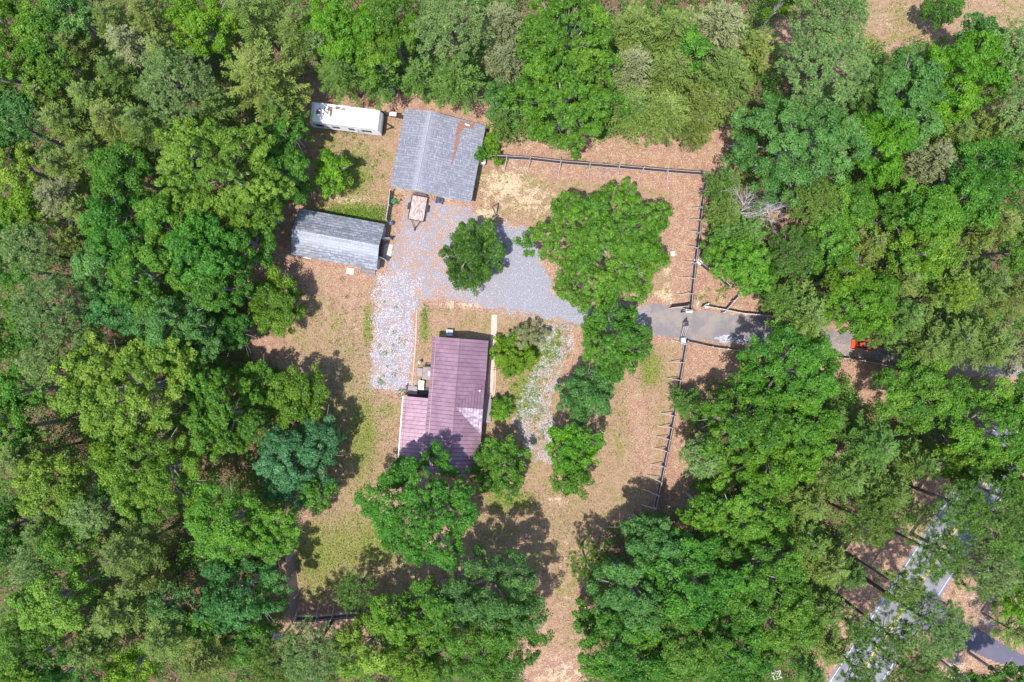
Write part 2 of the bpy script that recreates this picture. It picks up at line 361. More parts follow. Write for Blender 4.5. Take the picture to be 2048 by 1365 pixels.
litm = cmat('dry_leaves', [(0, (.15, .075, .055)), (.4, (.30, .17, .12)), (.75, (.44, .30, .22)), (1, (.62, .50, .40))])
def stones(name, poly_list, dens, mat, label, mfn, size=.04, z=0.008, seed=3):
    r = np.random.default_rng(seed); XX = []; YY = []
    for poly in poly_list:
        xs = [p[0] for p in poly]; ys = [p[1] for p in poly]; A = (max(xs)-min(xs)+2)*(max(ys)-min(ys)+2); N = int(A*dens)
        X = r.uniform(min(xs)-1, max(xs)+1, N); Y = r.uniform(min(ys)-1, max(ys)+1, N)
        k = mfn(poly, X, Y, r); XX.append(X[k]); YY.append(Y[k])
    X = np.concatenate(XX); Y = np.concatenate(YY); N = len(X); s = size*r.uniform(.5, 1.5, N); th = r.uniform(0, 6.28, N)
    c = np.stack([X, Y, np.full(N, z)], -1)
    base = [(1, 0, -.2), (.1, .8, -.2), (-1, .2, -.2), (-.2, -.9, -.2), (.35, .35, .75), (-.4, -.2, .85)]
    V = np.zeros((N, 6, 3))
    for i, (a, b, q) in enumerate(base):
        a = a*r.uniform(.7, 1.2, N); b = b*r.uniform(.7, 1.2, N)
        V[:, i, 0] = c[:, 0] + s*(a*np.cos(th)-b*np.sin(th)); V[:, i, 1] = c[:, 1] + s*(a*np.sin(th)+b*np.cos(th)); V[:, i, 2] = c[:, 2] + s*q
    T = np.array([(0, 1, 4), (1, 2, 5), (1, 5, 4), (2, 3, 5), (3, 0, 4), (3, 4, 5)])
    F = (np.arange(N)[:, None, None]*6 + T[None]).reshape(-1, 3)
    o = mesh_np(name, V.reshape(-1, 3), F, mat, tint=np.repeat(r.uniform(0, 1, N), 6)); tag(o, label, 'gravel', kind='stuff'); return o
stm = cmat('stone', [(0, (.16, .158, .185)), (.5, (.30, .297, .34)), (.85, (.44, .437, .485)), (1, (.60, .60, .65))])
wsm = cmat('white_stone', [(0, (.18, .18, .21)), (.5, (.33, .33, .38)), (1, (.60, .60, .66))])
def gm(poly, X, Y, r):
    d = sdist(poly, X, Y); nz = vnoise(X, Y, 1.4, 21)
    west = np.clip((2-X)/10, 0, 1)
    return (d + .5*nz > -.25) & (r.uniform(0, 1, len(X)) < np.clip(.35 + .65*(1-west) + west*(1.1*nz+.25) , .1, 1))
stones('gravel', [GRAV], 95, stm, 'loose blue grey gravel strewn over the driveway in front of the garage', gm)
def gm2(poly, X, Y, r):
    return (sdist(poly, X, Y) + .6*vnoise(X, Y, 1.2, 33) > 0) & (vnoise(X, Y, 1.9, 44) + .4*r.normal(0, 1, len(X)) > -.25)
stones('white_gravel', [GRAV2], 230, wsm, 'coarse white gravel half grown over with grass east of the house', gm2, size=.045, seed=8)
stones('white_gravel', [wp([(770,480),(870,400),(960,430),(1000,600),(900,610),(760,600)])], 60, wsm, 'pale loose gravel thinly spread between the shed and the dark round tree', lambda p, X, Y, r: (sdist(p, X, Y)+1.2*vnoise(X, Y, 1.0, 15) > .3+.5*r.normal(0, 1, len(X))) & (vnoise(X, Y, 1.4, 16)+.4*r.normal(0, 1, len(X)) > .1), size=.04, seed=38)
stones('white_gravel', [wp([(748,540),(840,560),(828,640),(822,779),(742,775)])], 150, wsm, 'pale gravel in the parking strip west of the house', lambda p, X, Y, r: (sdist(p, X, Y)+.7*vnoise(X, Y, 1.5, 5) > .1+.3*r.normal(0, 1, len(X))) & (vnoise(X, Y, 2.2, 6)+.3*r.normal(0, 1, len(X)) > -.5), size=.06, seed=18)
def pilem(poly, X, Y, r): return sdist(poly, X, Y)+.25*vnoise(X, Y, 3, 5) > 0
stones('white_gravel', [wp([(1432,676),(1448,670),(1466,672),(1462,684),(1446,687)]), wp([(1466,674),(1495,678),(1490,684),(1466,682)])], 240, wsm, 'spill of white stones on the south side of the lane', pilem, size=.085, z=.03, seed=28)
N = 420000; X = rng.uniform(-66, 66, N); Y = rng.uniform(-45, 45, N)
la, g_, p_ = fields(X, Y)
road_d = np.maximum.reduce([sdist(q, X, Y) for q in (GRAV, ROAD, SIDE)]); ld_ = sdist(LANE, X, Y); road_d = np.maximum(road_d, np.where((X > 37) & (vnoise(X, Y, .7, 61) > -.35), -9, ld_))
wd_ = openness(X, Y)
keep = (rng.uniform(0, 1, N) < np.where(wd_ < -1, .12, 1)*np.where(la > .5, .22+.35*(vnoise(X, Y, .45, 17) > .25), .9)) & (road_d < 0) & (g_ < .6)
scatter_quads('leaf_litter', X[keep], Y[keep], .13, litm, .03, .35, 'rust brown fallen leaves and twigs covering the ground', 'leaf litter')
# short grass
def tufts(name, X, Y, hgt, mat, label, wid=.05):
    N = len(X); r = np.random.default_rng(N); th = r.uniform(0, 6.28, N); h = hgt*r.uniform(.5, 1.4, N)
    c = np.stack([X, Y, np.zeros(N)], -1); u = np.stack([np.cos(th), np.sin(th), np.zeros(N)], -1)*wid
    tip = c + np.stack([r.normal(0, .6, N)*h, r.normal(0, .6, N)*h, h], -1)
    V = np.stack([c-u, c+u, tip+u*.3, tip-u*.3], 1).reshape(-1, 3)
    o = mesh_np(name, V, np.arange(4*N).reshape(-1, 4), mat, tint=r.uniform(0, 1, N)); tag(o, label, 'grass', kind='stuff')
N = 420000; X = rng.uniform(-40, 66, N); Y = rng.uniform(-45, 45, N)
la, g_, p_ = fields(X, Y); rd = np.maximum.reduce([sdist(q, X, Y) for q in (GRAV, LANE, ROAD, SIDE)])
gn = vnoise(X, Y, .5, 71)
k = (la > .45) & (rd < .0) & (g_ > .35+.25*rng.normal(0, 1, N)) 
tufts('green_grass', X[k], Y[k], .12, leaf_mat('grass_blades', (.055, .105, .015), (.20, .275, .045)), 'patches of green grass in the worn lawns')
k2 = (la > .45) & (rd < .0) & ~k & (vnoise(X, Y, 1.1, 90)+.5*rng.normal(0, 1, N) > .1)
tufts('dry_grass', X[k2], Y[k2], .08, cmat('straw_blades', [(0, (.13, .105, .045)), (.5, (.27, .20, .11)), (1, (.47, .36, .24))]), 'dry tan grass covering the yards')

# ------------------------------------------------------------------ foliage generators
def unit(v): return v/np.maximum(np.linalg.norm(v, axis=-1, keepdims=True), 1e-9)
def leaves(c, nrm, L, asp, r, along=None):
    """diamond leaves at c, facing nrm"""
    N = len(c); a = r.normal(0, 1, (N, 3)) if along is None else along
    u = unit(a - nrm*np.sum(a*nrm, -1, keepdims=True)); v = np.cross(nrm, u)
    L = L[:, None]
    return np.stack([c-u*L/2, c+v*L*asp/2 + nrm*L*.08, c+u*L/2, c-v*L*asp/2 + nrm*L*.08], 1).reshape(-1, 3)
def broad_crown(rx, ry, h, r, depth=None, clump=.62, leaf=.195, dens=1.1, gap=.12, shape=None):
    R = (rx+ry)/2; depth = depth or min(h*.62, 1.15*R+1.2); hb = h-depth
    ph = r.uniform(0, 6.28, 8); am = r.uniform(.02, .085, 8)
    def outl(th):
        f = np.ones_like(th)
        for k in range(8): f = f + am[k]*np.cos((k+2)*th+ph[k])
        if shape is not None: f = f*np.interp(np.mod(th, 2*math.pi), np.linspace(0, 2*math.pi, len(shape)+1), list(shape)+[shape[0]])
        return f
    if R < 4.6: gap = min(gap, .04); dens *= 1.3
    K = int(max(8, rx*ry/1.9)); q = r.uniform(0, 1, (K*6, 2)); rr = np.sqrt(q[:, 0])*.95; tt = q[:, 1]*6.283
    pts = np.stack([rr*np.cos(tt), rr*np.sin(tt)], -1); sel = [0]
    d = np.hypot(*(pts-pts[0]).T)
    for _ in range(K-1):
        i = int(np.argmax(d*r.uniform(.85, 1, len(d)))); sel.append(i); d = np.minimum(d, np.hypot(*(pts-pts[i]).T))
    lob = pts[sel]; lr = np.hypot(lob[:, 0], lob[:, 1]); lth = np.arctan2(lob[:, 1], lob[:, 0])
    RL = 1.22/math.sqrt(K)*r.uniform(.75, 1.2, K)
    ltop = hb + depth*np.sqrt(np.clip(1-lr**2*.92, 0, 1))*.9 + depth*.1 + r.normal(0, .055*depth+.12, K)
    n1 = int(dens*3.9*rx*ry/clump**2); out_c = []; out_r = []; out_q = []
    q = r.uniform(0, 1, (n1, 2)); rr = np.sqrt(q[:, 0]); th = q[:, 1]*6.283
    P = np.stack([rr*np.cos(th), rr*np.sin(th)], -1)
    D = np.hypot(P[:, None, 0]-lob[None, :, 0], P[:, None, 1]-lob[None, :, 1])/RL[None]
    j = D.argmin(1); dm = D.min(1)
    keep = (dm < 1.0+.25*(1-gap)) | (r.uniform(0, 1, n1) > gap + .35)
    P, j, dm, rr, th = P[keep], j[keep], dm[keep], rr[keep], th[keep]
    z = ltop[j] - np.minimum(dm, 1.6)**2*R*RL[j]*1.0 + r.normal(0, .12, len(P))
    low = r.uniform(0, 1, len(P)) < .18; z = np.where(low, z - r.uniform(.5, 2.2, len(P)), z)
    f = outl(th); cc = np.stack([P[:, 0]*rx*f, P[:, 1]*ry*f, np.maximum(z, hb*.75)], -1)
    nl = int(84*(clump/.62)**2*(.26/leaf)**2*.8); M = len(cc)
    cr = clump*r.uniform(.6, 1.15, M)
    d = unit(r.normal(0, 1, (M, nl, 3)) + np.array([0, 0, .55])); rad = cr[:, None]*r.uniform(.55, 1, (M, nl))
    pos = cc[:, None]+d*rad[..., None]*np.array([1, 1, .8])
    nrm = unit(d*.8 + r.normal(0, .45, d.shape) + np.array([0, 0, .45]))
    ltint = r.normal(0, .18, K)
    ct = np.clip(r.uniform(0, .6, M) + ltint[j], 0, 1)
    tint = np.clip(ct[:, None]*.8 + r.uniform(-.1, .45, (M, nl)), 0, 1)
    Ln = leaf*r.uniform(.65, 1.3, M*nl)
    V = leaves(pos.reshape(-1, 3), nrm.reshape(-1, 3), Ln, .72, r)
    tips = [(lob[i, 0]*rx, lob[i, 1]*ry, ltop[i]-.5) for i in range(K)]
    return V, tint.ravel(), tips, hb
def limbs(h, tips, r, tr, hb, bm=None, lean=(0, 0), n=5, frac=.5):
    b = bm or MB(); z0 = max(h*.25, hb*.8)
    b.bar((0, 0, -.1), (lean[0]*.3, lean[1]*.3, z0), tr, tr*.75, 7)
    b.bar((lean[0]*.3, lean[1]*.3, z0), (lean[0], lean[1], h*.86), tr*.75, tr*.22, 6)
    for i, (x, y, z) in enumerate(tips):
        s = z0 + (z-z0)*r.uniform(.1, .5); s = min(s, h*.8)
        m1 = (x*.5+r.normal(0, .25), y*.5+r.normal(0, .25), s+(z-s)*.45+.2)
        b.bar((0, 0, s*.9), m1, tr*.38, tr*.22, 4, caps=False); b.bar(m1, (x, y, z), tr*.22, .02, 4, caps=False)
        for _ in range(2):
            e = (x+r.normal(0, .8), y+r.normal(0, .8), z+r.uniform(-.3, .6)); b.bar(m1, e, tr*.12, .012, 3, caps=False)
    return b
def needle_pack(origin, dirs, L, wd, r):
    """needles starting at origin pointing along dirs"""
    c = origin + dirs*L[:, None]/2
    up = unit(np.array([0, 0, 1.0]) + r.normal(0, .6, c.shape)); nrm = unit(up - dirs*np.sum(up*dirs, -1, keepdims=True))
    v = np.cross(nrm, dirs)*(wd/2); u = dirs*L[:, None]/2
    return np.stack([c-u, c+v, c+u, c-v], 1).reshape(-1, 3)
def virginia_pine(R, h, r, dens=1.0, sx=1.0):
    zl = h*.42; nb = int((22+13*R)*dens); b = MB(); O = []; D = []; T = []
    for i in range(nb):
        f = (i+r.uniform(0, 1))/nb; z0 = zl+(h-zl)*f**.85*.97; ln = R*(1-f**1.5)**.75*r.uniform(.75, 1.12)+.25
        th = i*2.4+r.normal(0, .25); d2 = np.array([math.cos(th)*sx, math.sin(th)]); side = np.array([-d2[1], d2[0]])
        curve = r.normal(0, .18); rise = r.uniform(.02, .3)
        ts = np.arange(.12, 1.0, .34/max(ln, .6)); ns = len(ts)
        pts = np.zeros((ns, 3)); pts[:, :2] = d2*(ts*ln)[:, None] + side*(curve*ln*ts**2)[:, None]; pts[:, 2] = z0 + rise*ln*ts - .06*ln*np.sin(ts*3)
        e = pts[-1]; b.bar((0, 0, z0), tuple(pts[ns//2]), .05, .03, 3, caps=False); b.bar(tuple(pts[ns//2]), tuple(e), .03, .008, 3, caps=False)
        tb = r.uniform(0, .35)
        for sgn in (-1, 1, 0):
            sl = (.16+.42*(1-ts)**.8)*min(ln, 2.3)*r.uniform(.6, 1.1, ns) if sgn else np.full(ns, .3)
            a = sgn*r.uniform(.5, .85, ns); st = tb + r.uniform(0, .5, ns)
            ca, sa = np.cos(a), np.sin(a)
            sd = np.stack([d2[0]*ca-d2[1]*sa, d2[0]*sa+d2[1]*ca, r.normal(.12, .12, ns)], -1); sd = unit(sd)
            for q in range(8):
                fr = (q+r.uniform(0, 1, ns))/8
                keep = r.uniform(0, 1, ns) < np.clip(sl/.55, .45, 1)
                o = pts + sd*(sl*fr)[:, None]
                for s2 in (-1, 1):
                    aa = s2*r.uniform(.2, .6, ns); c2, s2_ = np.cos(aa), np.sin(aa)
                    dd = np.stack([sd[:, 0]*c2-sd[:, 1]*s2_, sd[:, 0]*s2_+sd[:, 1]*c2, sd[:, 2]+r.normal(.1, .25, ns)], -1)
                    O.append(o[keep]); D.append(unit(dd)[keep]); T.append(np.clip(st[keep]+r.uniform(-.12, .2, keep.sum()), 0, 1))
    O = np.concatenate(O); D = np.concatenate(D); T = np.concatenate(T)
    return needle_pack(O, D, r.uniform(.14, .26, len(O)), .07, r), T, b
def puffy_pine(R, h, r, dens=1.0, sx=1.0):
    depth = min(h*.5, R*1.1+1); zl = h-depth; nb = int(15+13*R*R*.42*dens); b = MB(); CC = []; TT = []
    for i in range(nb):
        u = math.sqrt((i+.5)/nb); th = i*2.399963+r.normal(0, .2); rad = u*R*r.uniform(.85, 1.1)
        zc = zl + depth*math.sqrt(max(0, 1-u*u*.9))*.92 + r.normal(0, .25)
        e = np.array([math.cos(th)*rad*sx, math.sin(th)*rad, zc]); s = np.array([0, 0, max(zl*.85, zc-.5-rad*.45)])
        mid = s+(e-s)*.55+r.normal(0, .12, 3); b.bar(tuple(s), tuple(mid), .06, .035, 3, caps=False); b.bar(tuple(mid), tuple(e), .035, .01, 3, caps=False)
        k = 5+int(2*r.uniform()); tb = r.uniform(0, .55)
        for q in range(k):
            o = e + np.array([r.normal(0, .33), r.normal(0, .33), r.normal(0, .16)]); CC.append(o); TT.append(tb)
            if q < 3: b.bar(tuple(mid), tuple(o), .015, .006, 3, caps=False)
    CC = np.array(CC); M = len(CC); nl = 34
    d = unit(r.normal(0, 1, (M, nl, 3)) + np.array([0, 0, .5])); o = np.repeat(CC[:, None], nl, 1) + d*.04
    T = np.clip(np.array(TT)[:, None] + r.uniform(-.1, .5, (M, nl)), 0, 1)
    return needle_pack(o.reshape(-1, 3), d.reshape(-1, 3), r.uniform(.2, .36, M*nl), .055, r), T.ravel(), b
tcount = [0]
def tree(px, py, rx, ry, kind, pal, h, label, group=None, **kw):
    tcount[0] += 1; r = np.random.default_rng(1000+tcount[0]*7)
    hc = h*(.72 if kind == 'b' else .74); f = (1-hc/H)/PX
    x, y = W(px, py, hc); RX, RY = rx*f, ry*f
    nm = {'b': 'broadleaf_tree', 'v': 'pine_tree', 'l': 'pine_tree', 's': 'shrub'}[kind]
    root = empty(nm, x, y)
    cat = {'b': 'tree', 'v': 'pine tree', 'l': 'pine tree', 's': 'shrub'}[kind]
    tag(root, label, cat, group)
    if kind in 'bs':
        if kind == 'b' and 'clump' not in kw: kw = dict(kw, clump=r.uniform(.46, .74))
        q_ = .97 if group else .91
        V, T, tips, hb = broad_crown(RX*q_, RY*q_, h, r, **kw)
        b = limbs(h, tips, r, .05+.018*h if kind == 'b' else .05, hb)
    elif kind == 'v':
        V, T, b = virginia_pine((RX+RY)/2*.95, h, r, **kw); b.bar((0, 0, -.1), (0, 0, h*.5), .05+.011*h, .035+.007*h, 7); b.bar((0, 0, h*.5), (0, 0, h*.97), .035+.007*h, .02, 6)
    else:
        V, T, b = puffy_pine((RX+RY)/2, h, r, **kw); b.bar((0, 0, -.1), (0, 0, h*.6), .06+.012*h, .04+.007*h, 7); b.bar((0, 0, h*.6), (0, 0, h*.95), .04+.007*h, .03, 6)
    mesh_np('crown', V, np.arange(len(V)).reshape(-1, 4), PAL[pal], root, tint=T)
    b.build('trunk', GBARK if (kind == 'b') else BARK, root)
    return root
# ------------------------------------------------------------------ buildings
def roof_metal():
    m, t = new_mat('plum_metal_roof'); n = NT(t); o = n.obj(); a = n.noise(o, .55, 4, .6); b = n.noise(o, 2.2, 2, .5)
    w_ = n.noise(o, 1.3, 2, .5); mp = n.n('ShaderNodeMapping'); n.l(o, mp.inputs[0]); mp.inputs['Scale'].default_value = (.5, 3, 1); st = n.noise(mp.outputs[0], 1.5, 5, .7)
    n.out(n.mix(n.ramp(a, .35, .65), (0.170, 0.092, 0.130), (0.225, 0.130, 0.178)) if False else n.mix(n.math('MULTIPLY', n.ramp(st, .5, .75), .5), n.mix(n.ramp(a, .35, .65), (0.170, 0.092, 0.130), (0.225, 0.130, 0.178)), (0.235, 0.155, 0.18)), n.math('ADD', n.math('MULTIPLY', b, .2), .36), 0.25, bump=w_, bstr=.5, bdist=.06, spec=.6)
    return m
PLUM = roof_metal(); SEAM = plain('roof_seam', (0.075, 0.036, 0.056), .5, .2); RIDGEC = plain('ridge_cap', (0.24, 0.14, 0.175), .4, .2)
SIDING = plain('cream_siding', (0.62, 0.57, 0.48), .8, scale=3); TRIM = plain('white_trim', (0.75, 0.74, 0.72), .6)
BLACK = plain('black_metal', (0.03, 0.03, 0.04), .5); DECK = plain('grey_deck_wood', (0.34, 0.28, 0.28), .85, scale=9, var=.35)
GLASS = plain('window_glass', (0.05, 0.06, 0.08), .1)
def shingle(name, c1, c2, c3, sx, sy, streak=(1, 1), band=(0, 0, 1, 1)):
    m, t = new_mat(name); n = NT(t); mp = n.n('ShaderNodeMapping'); n.l(n.obj(), mp.inputs[0]); mp.inputs['Scale'].default_value = (sx, sy, 1)
    br = n.n('ShaderNodeTexBrick'); n.l(mp.outputs[0], br.inputs[0]); br.inputs['Scale'].default_value = 1; br.inputs['Brick Width'].default_value = .9; br.inputs['Row Height'].default_value = .3
    br.inputs['Mortar Size'].default_value = .035; br.inputs['Mortar Smooth'].default_value = .4; br.inputs['Bias'].default_value = -.1
    br.inputs['Color1'].default_value = (*c1, 1); br.inputs['Color2'].default_value = (*c2, 1); br.inputs['Mortar'].default_value = (*c3, 1)
    mp2 = n.n('ShaderNodeMapping'); n.l(n.obj(), mp2.inputs[0]); mp2.inputs['Scale'].default_value = (streak[0], streak[1], 1)
    st = n.noise(mp2.outputs[0], 3.2, 4, .7); big = n.noise(n.obj(), .5, 4, .6)
    col = n.mix(n.ramp(st, .5, .7), br.outputs[0], tuple(min(.75, x*1.4) for x in c2)); col = n.mix(n.math('MULTIPLY', n.ramp(big, .4, .7), .35), col, c1)
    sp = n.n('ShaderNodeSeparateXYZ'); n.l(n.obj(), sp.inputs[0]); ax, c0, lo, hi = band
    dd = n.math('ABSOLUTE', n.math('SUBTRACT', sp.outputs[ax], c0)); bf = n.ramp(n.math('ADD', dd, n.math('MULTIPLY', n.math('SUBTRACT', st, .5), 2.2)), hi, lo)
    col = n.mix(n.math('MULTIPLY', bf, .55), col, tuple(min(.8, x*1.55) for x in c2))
    n.out(col, .62, bump=br.outputs['Fac'], bstr=.4, bdist=.02, spec=.45)
    return m, t, n
def wall_boxes(b, x0, y0, x1, y1, h, t=.14):
    b.box((x0+x1)/2, y0+t/2, h/2, x1-x0, t, h); b.box((x0+x1)/2, y1-t/2, h/2, x1-x0, t, h)
    b.box(x0+t/2, (y0+y1)/2, h/2, t, y1-y0-2*t, h); b.box(x1-t/2, (y0+y1)/2, h/2, t, y1-y0-2*t, h)
def lp(o, lx, ly):
    c, s = math.cos(o.rotation_euler[2]), math.sin(o.rotation_euler[2]); return (o.location[0]+c*lx-s*ly, o.location[1]+s*lx+c*ly)
# house
ha = math.radians(-4.4)
hs = tag(empty('house', -6.82, -7.85, ha), 'single storey house with a long plum coloured metal roof and one cross gable', 'house')
EW, EL, EZ, RZ = 3.37, 8.16, 2.75, 3.75
def hw(b):
    wall_boxes(b, -EW+.3, -EL+.3, EW-.3, EL-.3, EZ-.1)
    b.face([(-EW+.3, EL-.3, EZ-.1), (EW-.3, EL-.3, EZ-.1), (0, EL-.3, RZ-.22)]); b.face([(-EW+.3, -EL+.3, EZ-.1), (0, -EL+.3, RZ-.22), (EW-.3, -EL+.3, EZ-.1)])
one('wall', SIDING, hw, hs)
sl = (RZ-EZ)/EW
def zr(x): return RZ - abs(x)*sl
WX, WY0, WY1, WZ = -6.45, -7.3, .66, 2.28
def hroof(b):
    T = .09
    b.slab([(0, EL, RZ), (-EW, EL, EZ), (-EW, -EL, EZ), (0, -EL, RZ)], T)
    b.slab([(0, EL, RZ), (0, 0, RZ), (EW, EW, EZ), (EW, EL, EZ)], T); b.slab([(0, 0, RZ), (0, -EL, RZ), (EW, -EL, EZ), (EW, -EW, EZ)], T)
    b.slab([(0, 0, RZ), (EW, 0, RZ), (EW, EW, EZ)], T)
    for y in np.arange(-EL+.25, EL, .49):
        b.bar((-EW, y, EZ+.02), (-.06, y, RZ+.0), .023, .023, 4, 1, False)
        x0 = max(0.06, 0.0 if abs(y) > EW else abs(y)); x1 = EW if abs(y) > EW else None
        if x1: b.bar((.06, y, RZ), (EW, y, EZ+.02), .023, .023, 4, 1, False)
        else: b.bar((.06, y, RZ), (abs(y), y, zr(abs(y))+.01), .023, .023, 4, 1, False)
    for x in np.arange(.45, EW, .36):
        for s in (-1, 1): b.bar((x, s*.04, RZ), (x, s*x, zr(x)+.01), .02, .02, 4, 1, False)
one('roof', [PLUM, SEAM], hroof, hs)
m_, t_ = new_mat('glint_metal_roof'); n_ = NT(t_); a_ = n_.noise(n_.obj(), 2.0, 3, .6)
n_.out(n_.mix(n_.ramp(a_, .35, .65), (0.27, 0.18, 0.24), (0.46, 0.38, 0.44)), n_.math('ADD', n_.math('MULTIPLY', a_, .15), .2), .4, bump=a_, bstr=.5, bdist=.05, spec=.7)  # paler than the other slopes: sun glint painted into the base colour
spl = one('roof_panel', m_, lambda b: b.slab([(0.02, -.02, RZ), (EW, -EW+.0, EZ), (EW, -.02, RZ)], .09), hs); tag(spl, 'triangular south slope of the cross gable with sun glint painted into its colour')
def caps(b):
    b.bar((0, -EL, RZ+.01), (0, EL, RZ+.01), .055, .055, 6); b.bar((0, 0, RZ+.01), (EW, 0, RZ+.01), .05, .05, 6)
    for s in (-1, 1): b.bar((0, 0, RZ+.02), (EW, s*EW, EZ+.02), .04, .04, 5)
    b.box(-EW+.42, 0, EZ+.18, .05, 2*EL, .02)
one('ridge_cap', RIDGEC, caps, hs)
one('gable_wall', SIDING, lambda b: b.face([(EW-.15, -EW+.3, EZ-.05), (EW-.15, EW-.3, EZ-.05), (EW-.15, 0, RZ-.2)]), hs)
def wing(b):
    b.slab([(-EW-.02, WY1, EZ+.02), (WX, WY1, WZ), (WX, WY0, WZ), (-EW-.02, WY0, EZ+.02)], .09)
    for y in np.arange(WY0+.2, WY1, .49): b.bar((WX, y, WZ+.02), (-EW-.03, y, EZ+.035), .023, .023, 4, 1, False)
    b.bar((WX+.35, WY0, WZ+.07), (WX+.35, WY1, WZ+.07), .018, .018, 4, 1)
one('porch_roof', [PLUM, SEAM], wing, hs)
one('gutter', TRIM, lambda b: b.box(WX-.06, (WY0+WY1)/2, WZ-.06, .12, WY1-WY0, .12), hs)
for y in (WY1-.25, -2.1, -4.6, WY0+.3): one('porch_post', TRIM, lambda b: b.box(WX+.25, y, (WZ-.1)/2, .12, .12, WZ-.1), hs)

one('porch_floor', DECK, lambda b: b.box((WX-EW)/2+.05, (WY0+WY1)/2, .12, -WX-EW-.35, WY1-WY0-.4, .24), hs)
for (lx, ly) in ((EW-.6, 2.1), (-1.7, -6.8)):
    def vf(b):
        z = zr(lx); b.bar((lx, ly, z-.05), (lx, ly, z+.28), .06, .06, 8); b.bar((lx, ly, z+.28), (lx, ly, z+.33), .12, .09, 8)
    one('roof_vent', TRIM, vf, hs)
for ly in (6.2, 3.9, -4.9): 
    wf = one('window', TRIM, lambda b: b.box(EW-.28, ly, 1.55, .06, 1.1, 1.2), hs); one('pane', GLASS, lambda b: b.box(EW-.245, ly, 1.55, .03, .95, 1.05), wf)
for lx in (-1.6, 1.5):
    wf = one('window', TRIM, lambda b: b.box(lx, EL-.28, 1.55, 1.1, .06, 1.2), hs); one('pane', GLASS, lambda b: b.box(lx, EL-.245, 1.55, .95, .03, 1.05), wf)
one('door', TRIM, lambda b: b.box(EW-.27, -.6, 1.35, .07, .95, 2.05), hs)
one('door', TRIM, lambda b: b.box(-EW+.27, 3.55, 1.3, .07, .95, 2.0), hs)
# garage
ga = math.radians(-11)
gr = tag(empty('garage', -8.96, 22.45, ga), 'large garage with a wide grey shingle roof and a rusty brown streak', 'garage')
X0, X1, XR, Y0, Y1 = -4.98, 4.98, -1.62, -4.75, 4.75
ZL, ZR_, ZT = 2.75, 2.35, 3.95
def gwalls(b):
    wall_boxes(b, X0+.3, Y0+.35, X1-.3, Y1-.35, 2.2)
    for y in (Y0+.35, Y1-.35): b.slab([(X0+.3, y, 2.2), (X1-.3, y, 2.2), (X1-.3, y, 2.35), (XR, y, ZT-.14), (X0+.3, y, ZL-.1)], .0) if False else b.face([(X0+.3, y, 2.19), (X1-.3, y, 2.19), (X1-.3, y, 2.32), (XR, y, ZT-.16), (X0+.3, y, ZL-.05)])
one('wall', SIDING, gwalls, gr)
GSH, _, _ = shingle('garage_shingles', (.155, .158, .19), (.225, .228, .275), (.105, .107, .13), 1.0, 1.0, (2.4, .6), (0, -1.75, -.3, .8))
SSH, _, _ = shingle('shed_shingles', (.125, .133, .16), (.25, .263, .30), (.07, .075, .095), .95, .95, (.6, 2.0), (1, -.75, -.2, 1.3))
def groof(b):
    b.slab([(XR, Y1, ZT), (X0, Y1, ZL), (X0, Y0, ZL), (XR, Y0, ZT)], .12); b.slab([(XR, Y1, ZT), (XR, Y0, ZT), (X1, Y0, ZR_), (X1, Y1, ZR_)], .12)
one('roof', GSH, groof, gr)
def pg(x): return ZT - (x-XR)*(ZT-ZR_)/(X1-XR)
one('ridge_cap', plain('ridge_shingles', (.36, .36, .40), .8, scale=5, var=.4), lambda b: b.bar((XR, Y0, ZT-.02), (XR, Y1, ZT-.02), .11, .11, 6), gr)
def rust(b):
    P = [(1.7, 4.3), (2.0, 4.65), (3.6, 4.6), (3.75, 3.9), (2.5, 3.75), (2.2, 3.0), (2.25, 1.8), (2.15, .6), (2.0, -.6), (1.82, -1.2), (1.78, .2), (1.75, 1.2), (1.62, 2.6)]
    P = P[::-1]
    for k in range(len(P)): pass
    xs = np.arange(1.5, 3.9, .08); ys = np.arange(-1.3, 4.7, .08)
    Xg, Yg = np.meshgrid(xs, ys); d = sdist(P, Xg, Yg)+.09*vnoise(Xg, Yg, 3.5, 9)+.06*vnoise(Xg, Yg, 14, 19)
    for i in range(len(ys)-1):
        for j in range(len(xs)-1):
            if d[i, j] > 0 and d[i+1, j+1] > 0: b.face([(x, y, pg(x)+.006) for x, y in ((xs[j], ys[i]), (xs[j+1], ys[i]), (xs[j+1], ys[i+1]), (xs[j], ys[i+1]))])
tag(one('rust_patch', plain('bare_rusty_board', (.28, .15, .11), .9, scale=6, c2=(.17, .09, .07)), rust, gr), 'rusty brown streak where shingles are missing')
one('loose_board', TRIM, lambda b: b.box(2.75, 4.25, pg(2.75)+.05, .75, .16, .03, -.15), gr)
one('trim', plain('beige_band', (.70, .62, .50), .8), lambda b: b.box(0, Y0+.31, 1.95, X1-X0-.7, .06, .45), gr)
gd = one('garage_door', plain('garage_door_paint', (.60, .56, .50), .6), lambda b: [b.box(-1.6, Y0+.3, .3+.5*k, 2.7, .05, .48) for k in range(4)], gr)
d2 = one('door', TRIM, lambda b: b.box(1.9, Y0+.30, 1.0, 1.3, .06, 2.0), gr); one('handle', BLACK, lambda b: b.box(2.4, Y0+.24, 1.0, .05, .06, .12), d2)
d3 = one('door', TRIM, lambda b: b.box(-4.1, Y0+.30, 1.0, .9, .06, 2.0), gr); one('handle', BLACK, lambda b: b.box(-3.8, Y0+.24, 1.0, .05, .06, .12), d3)
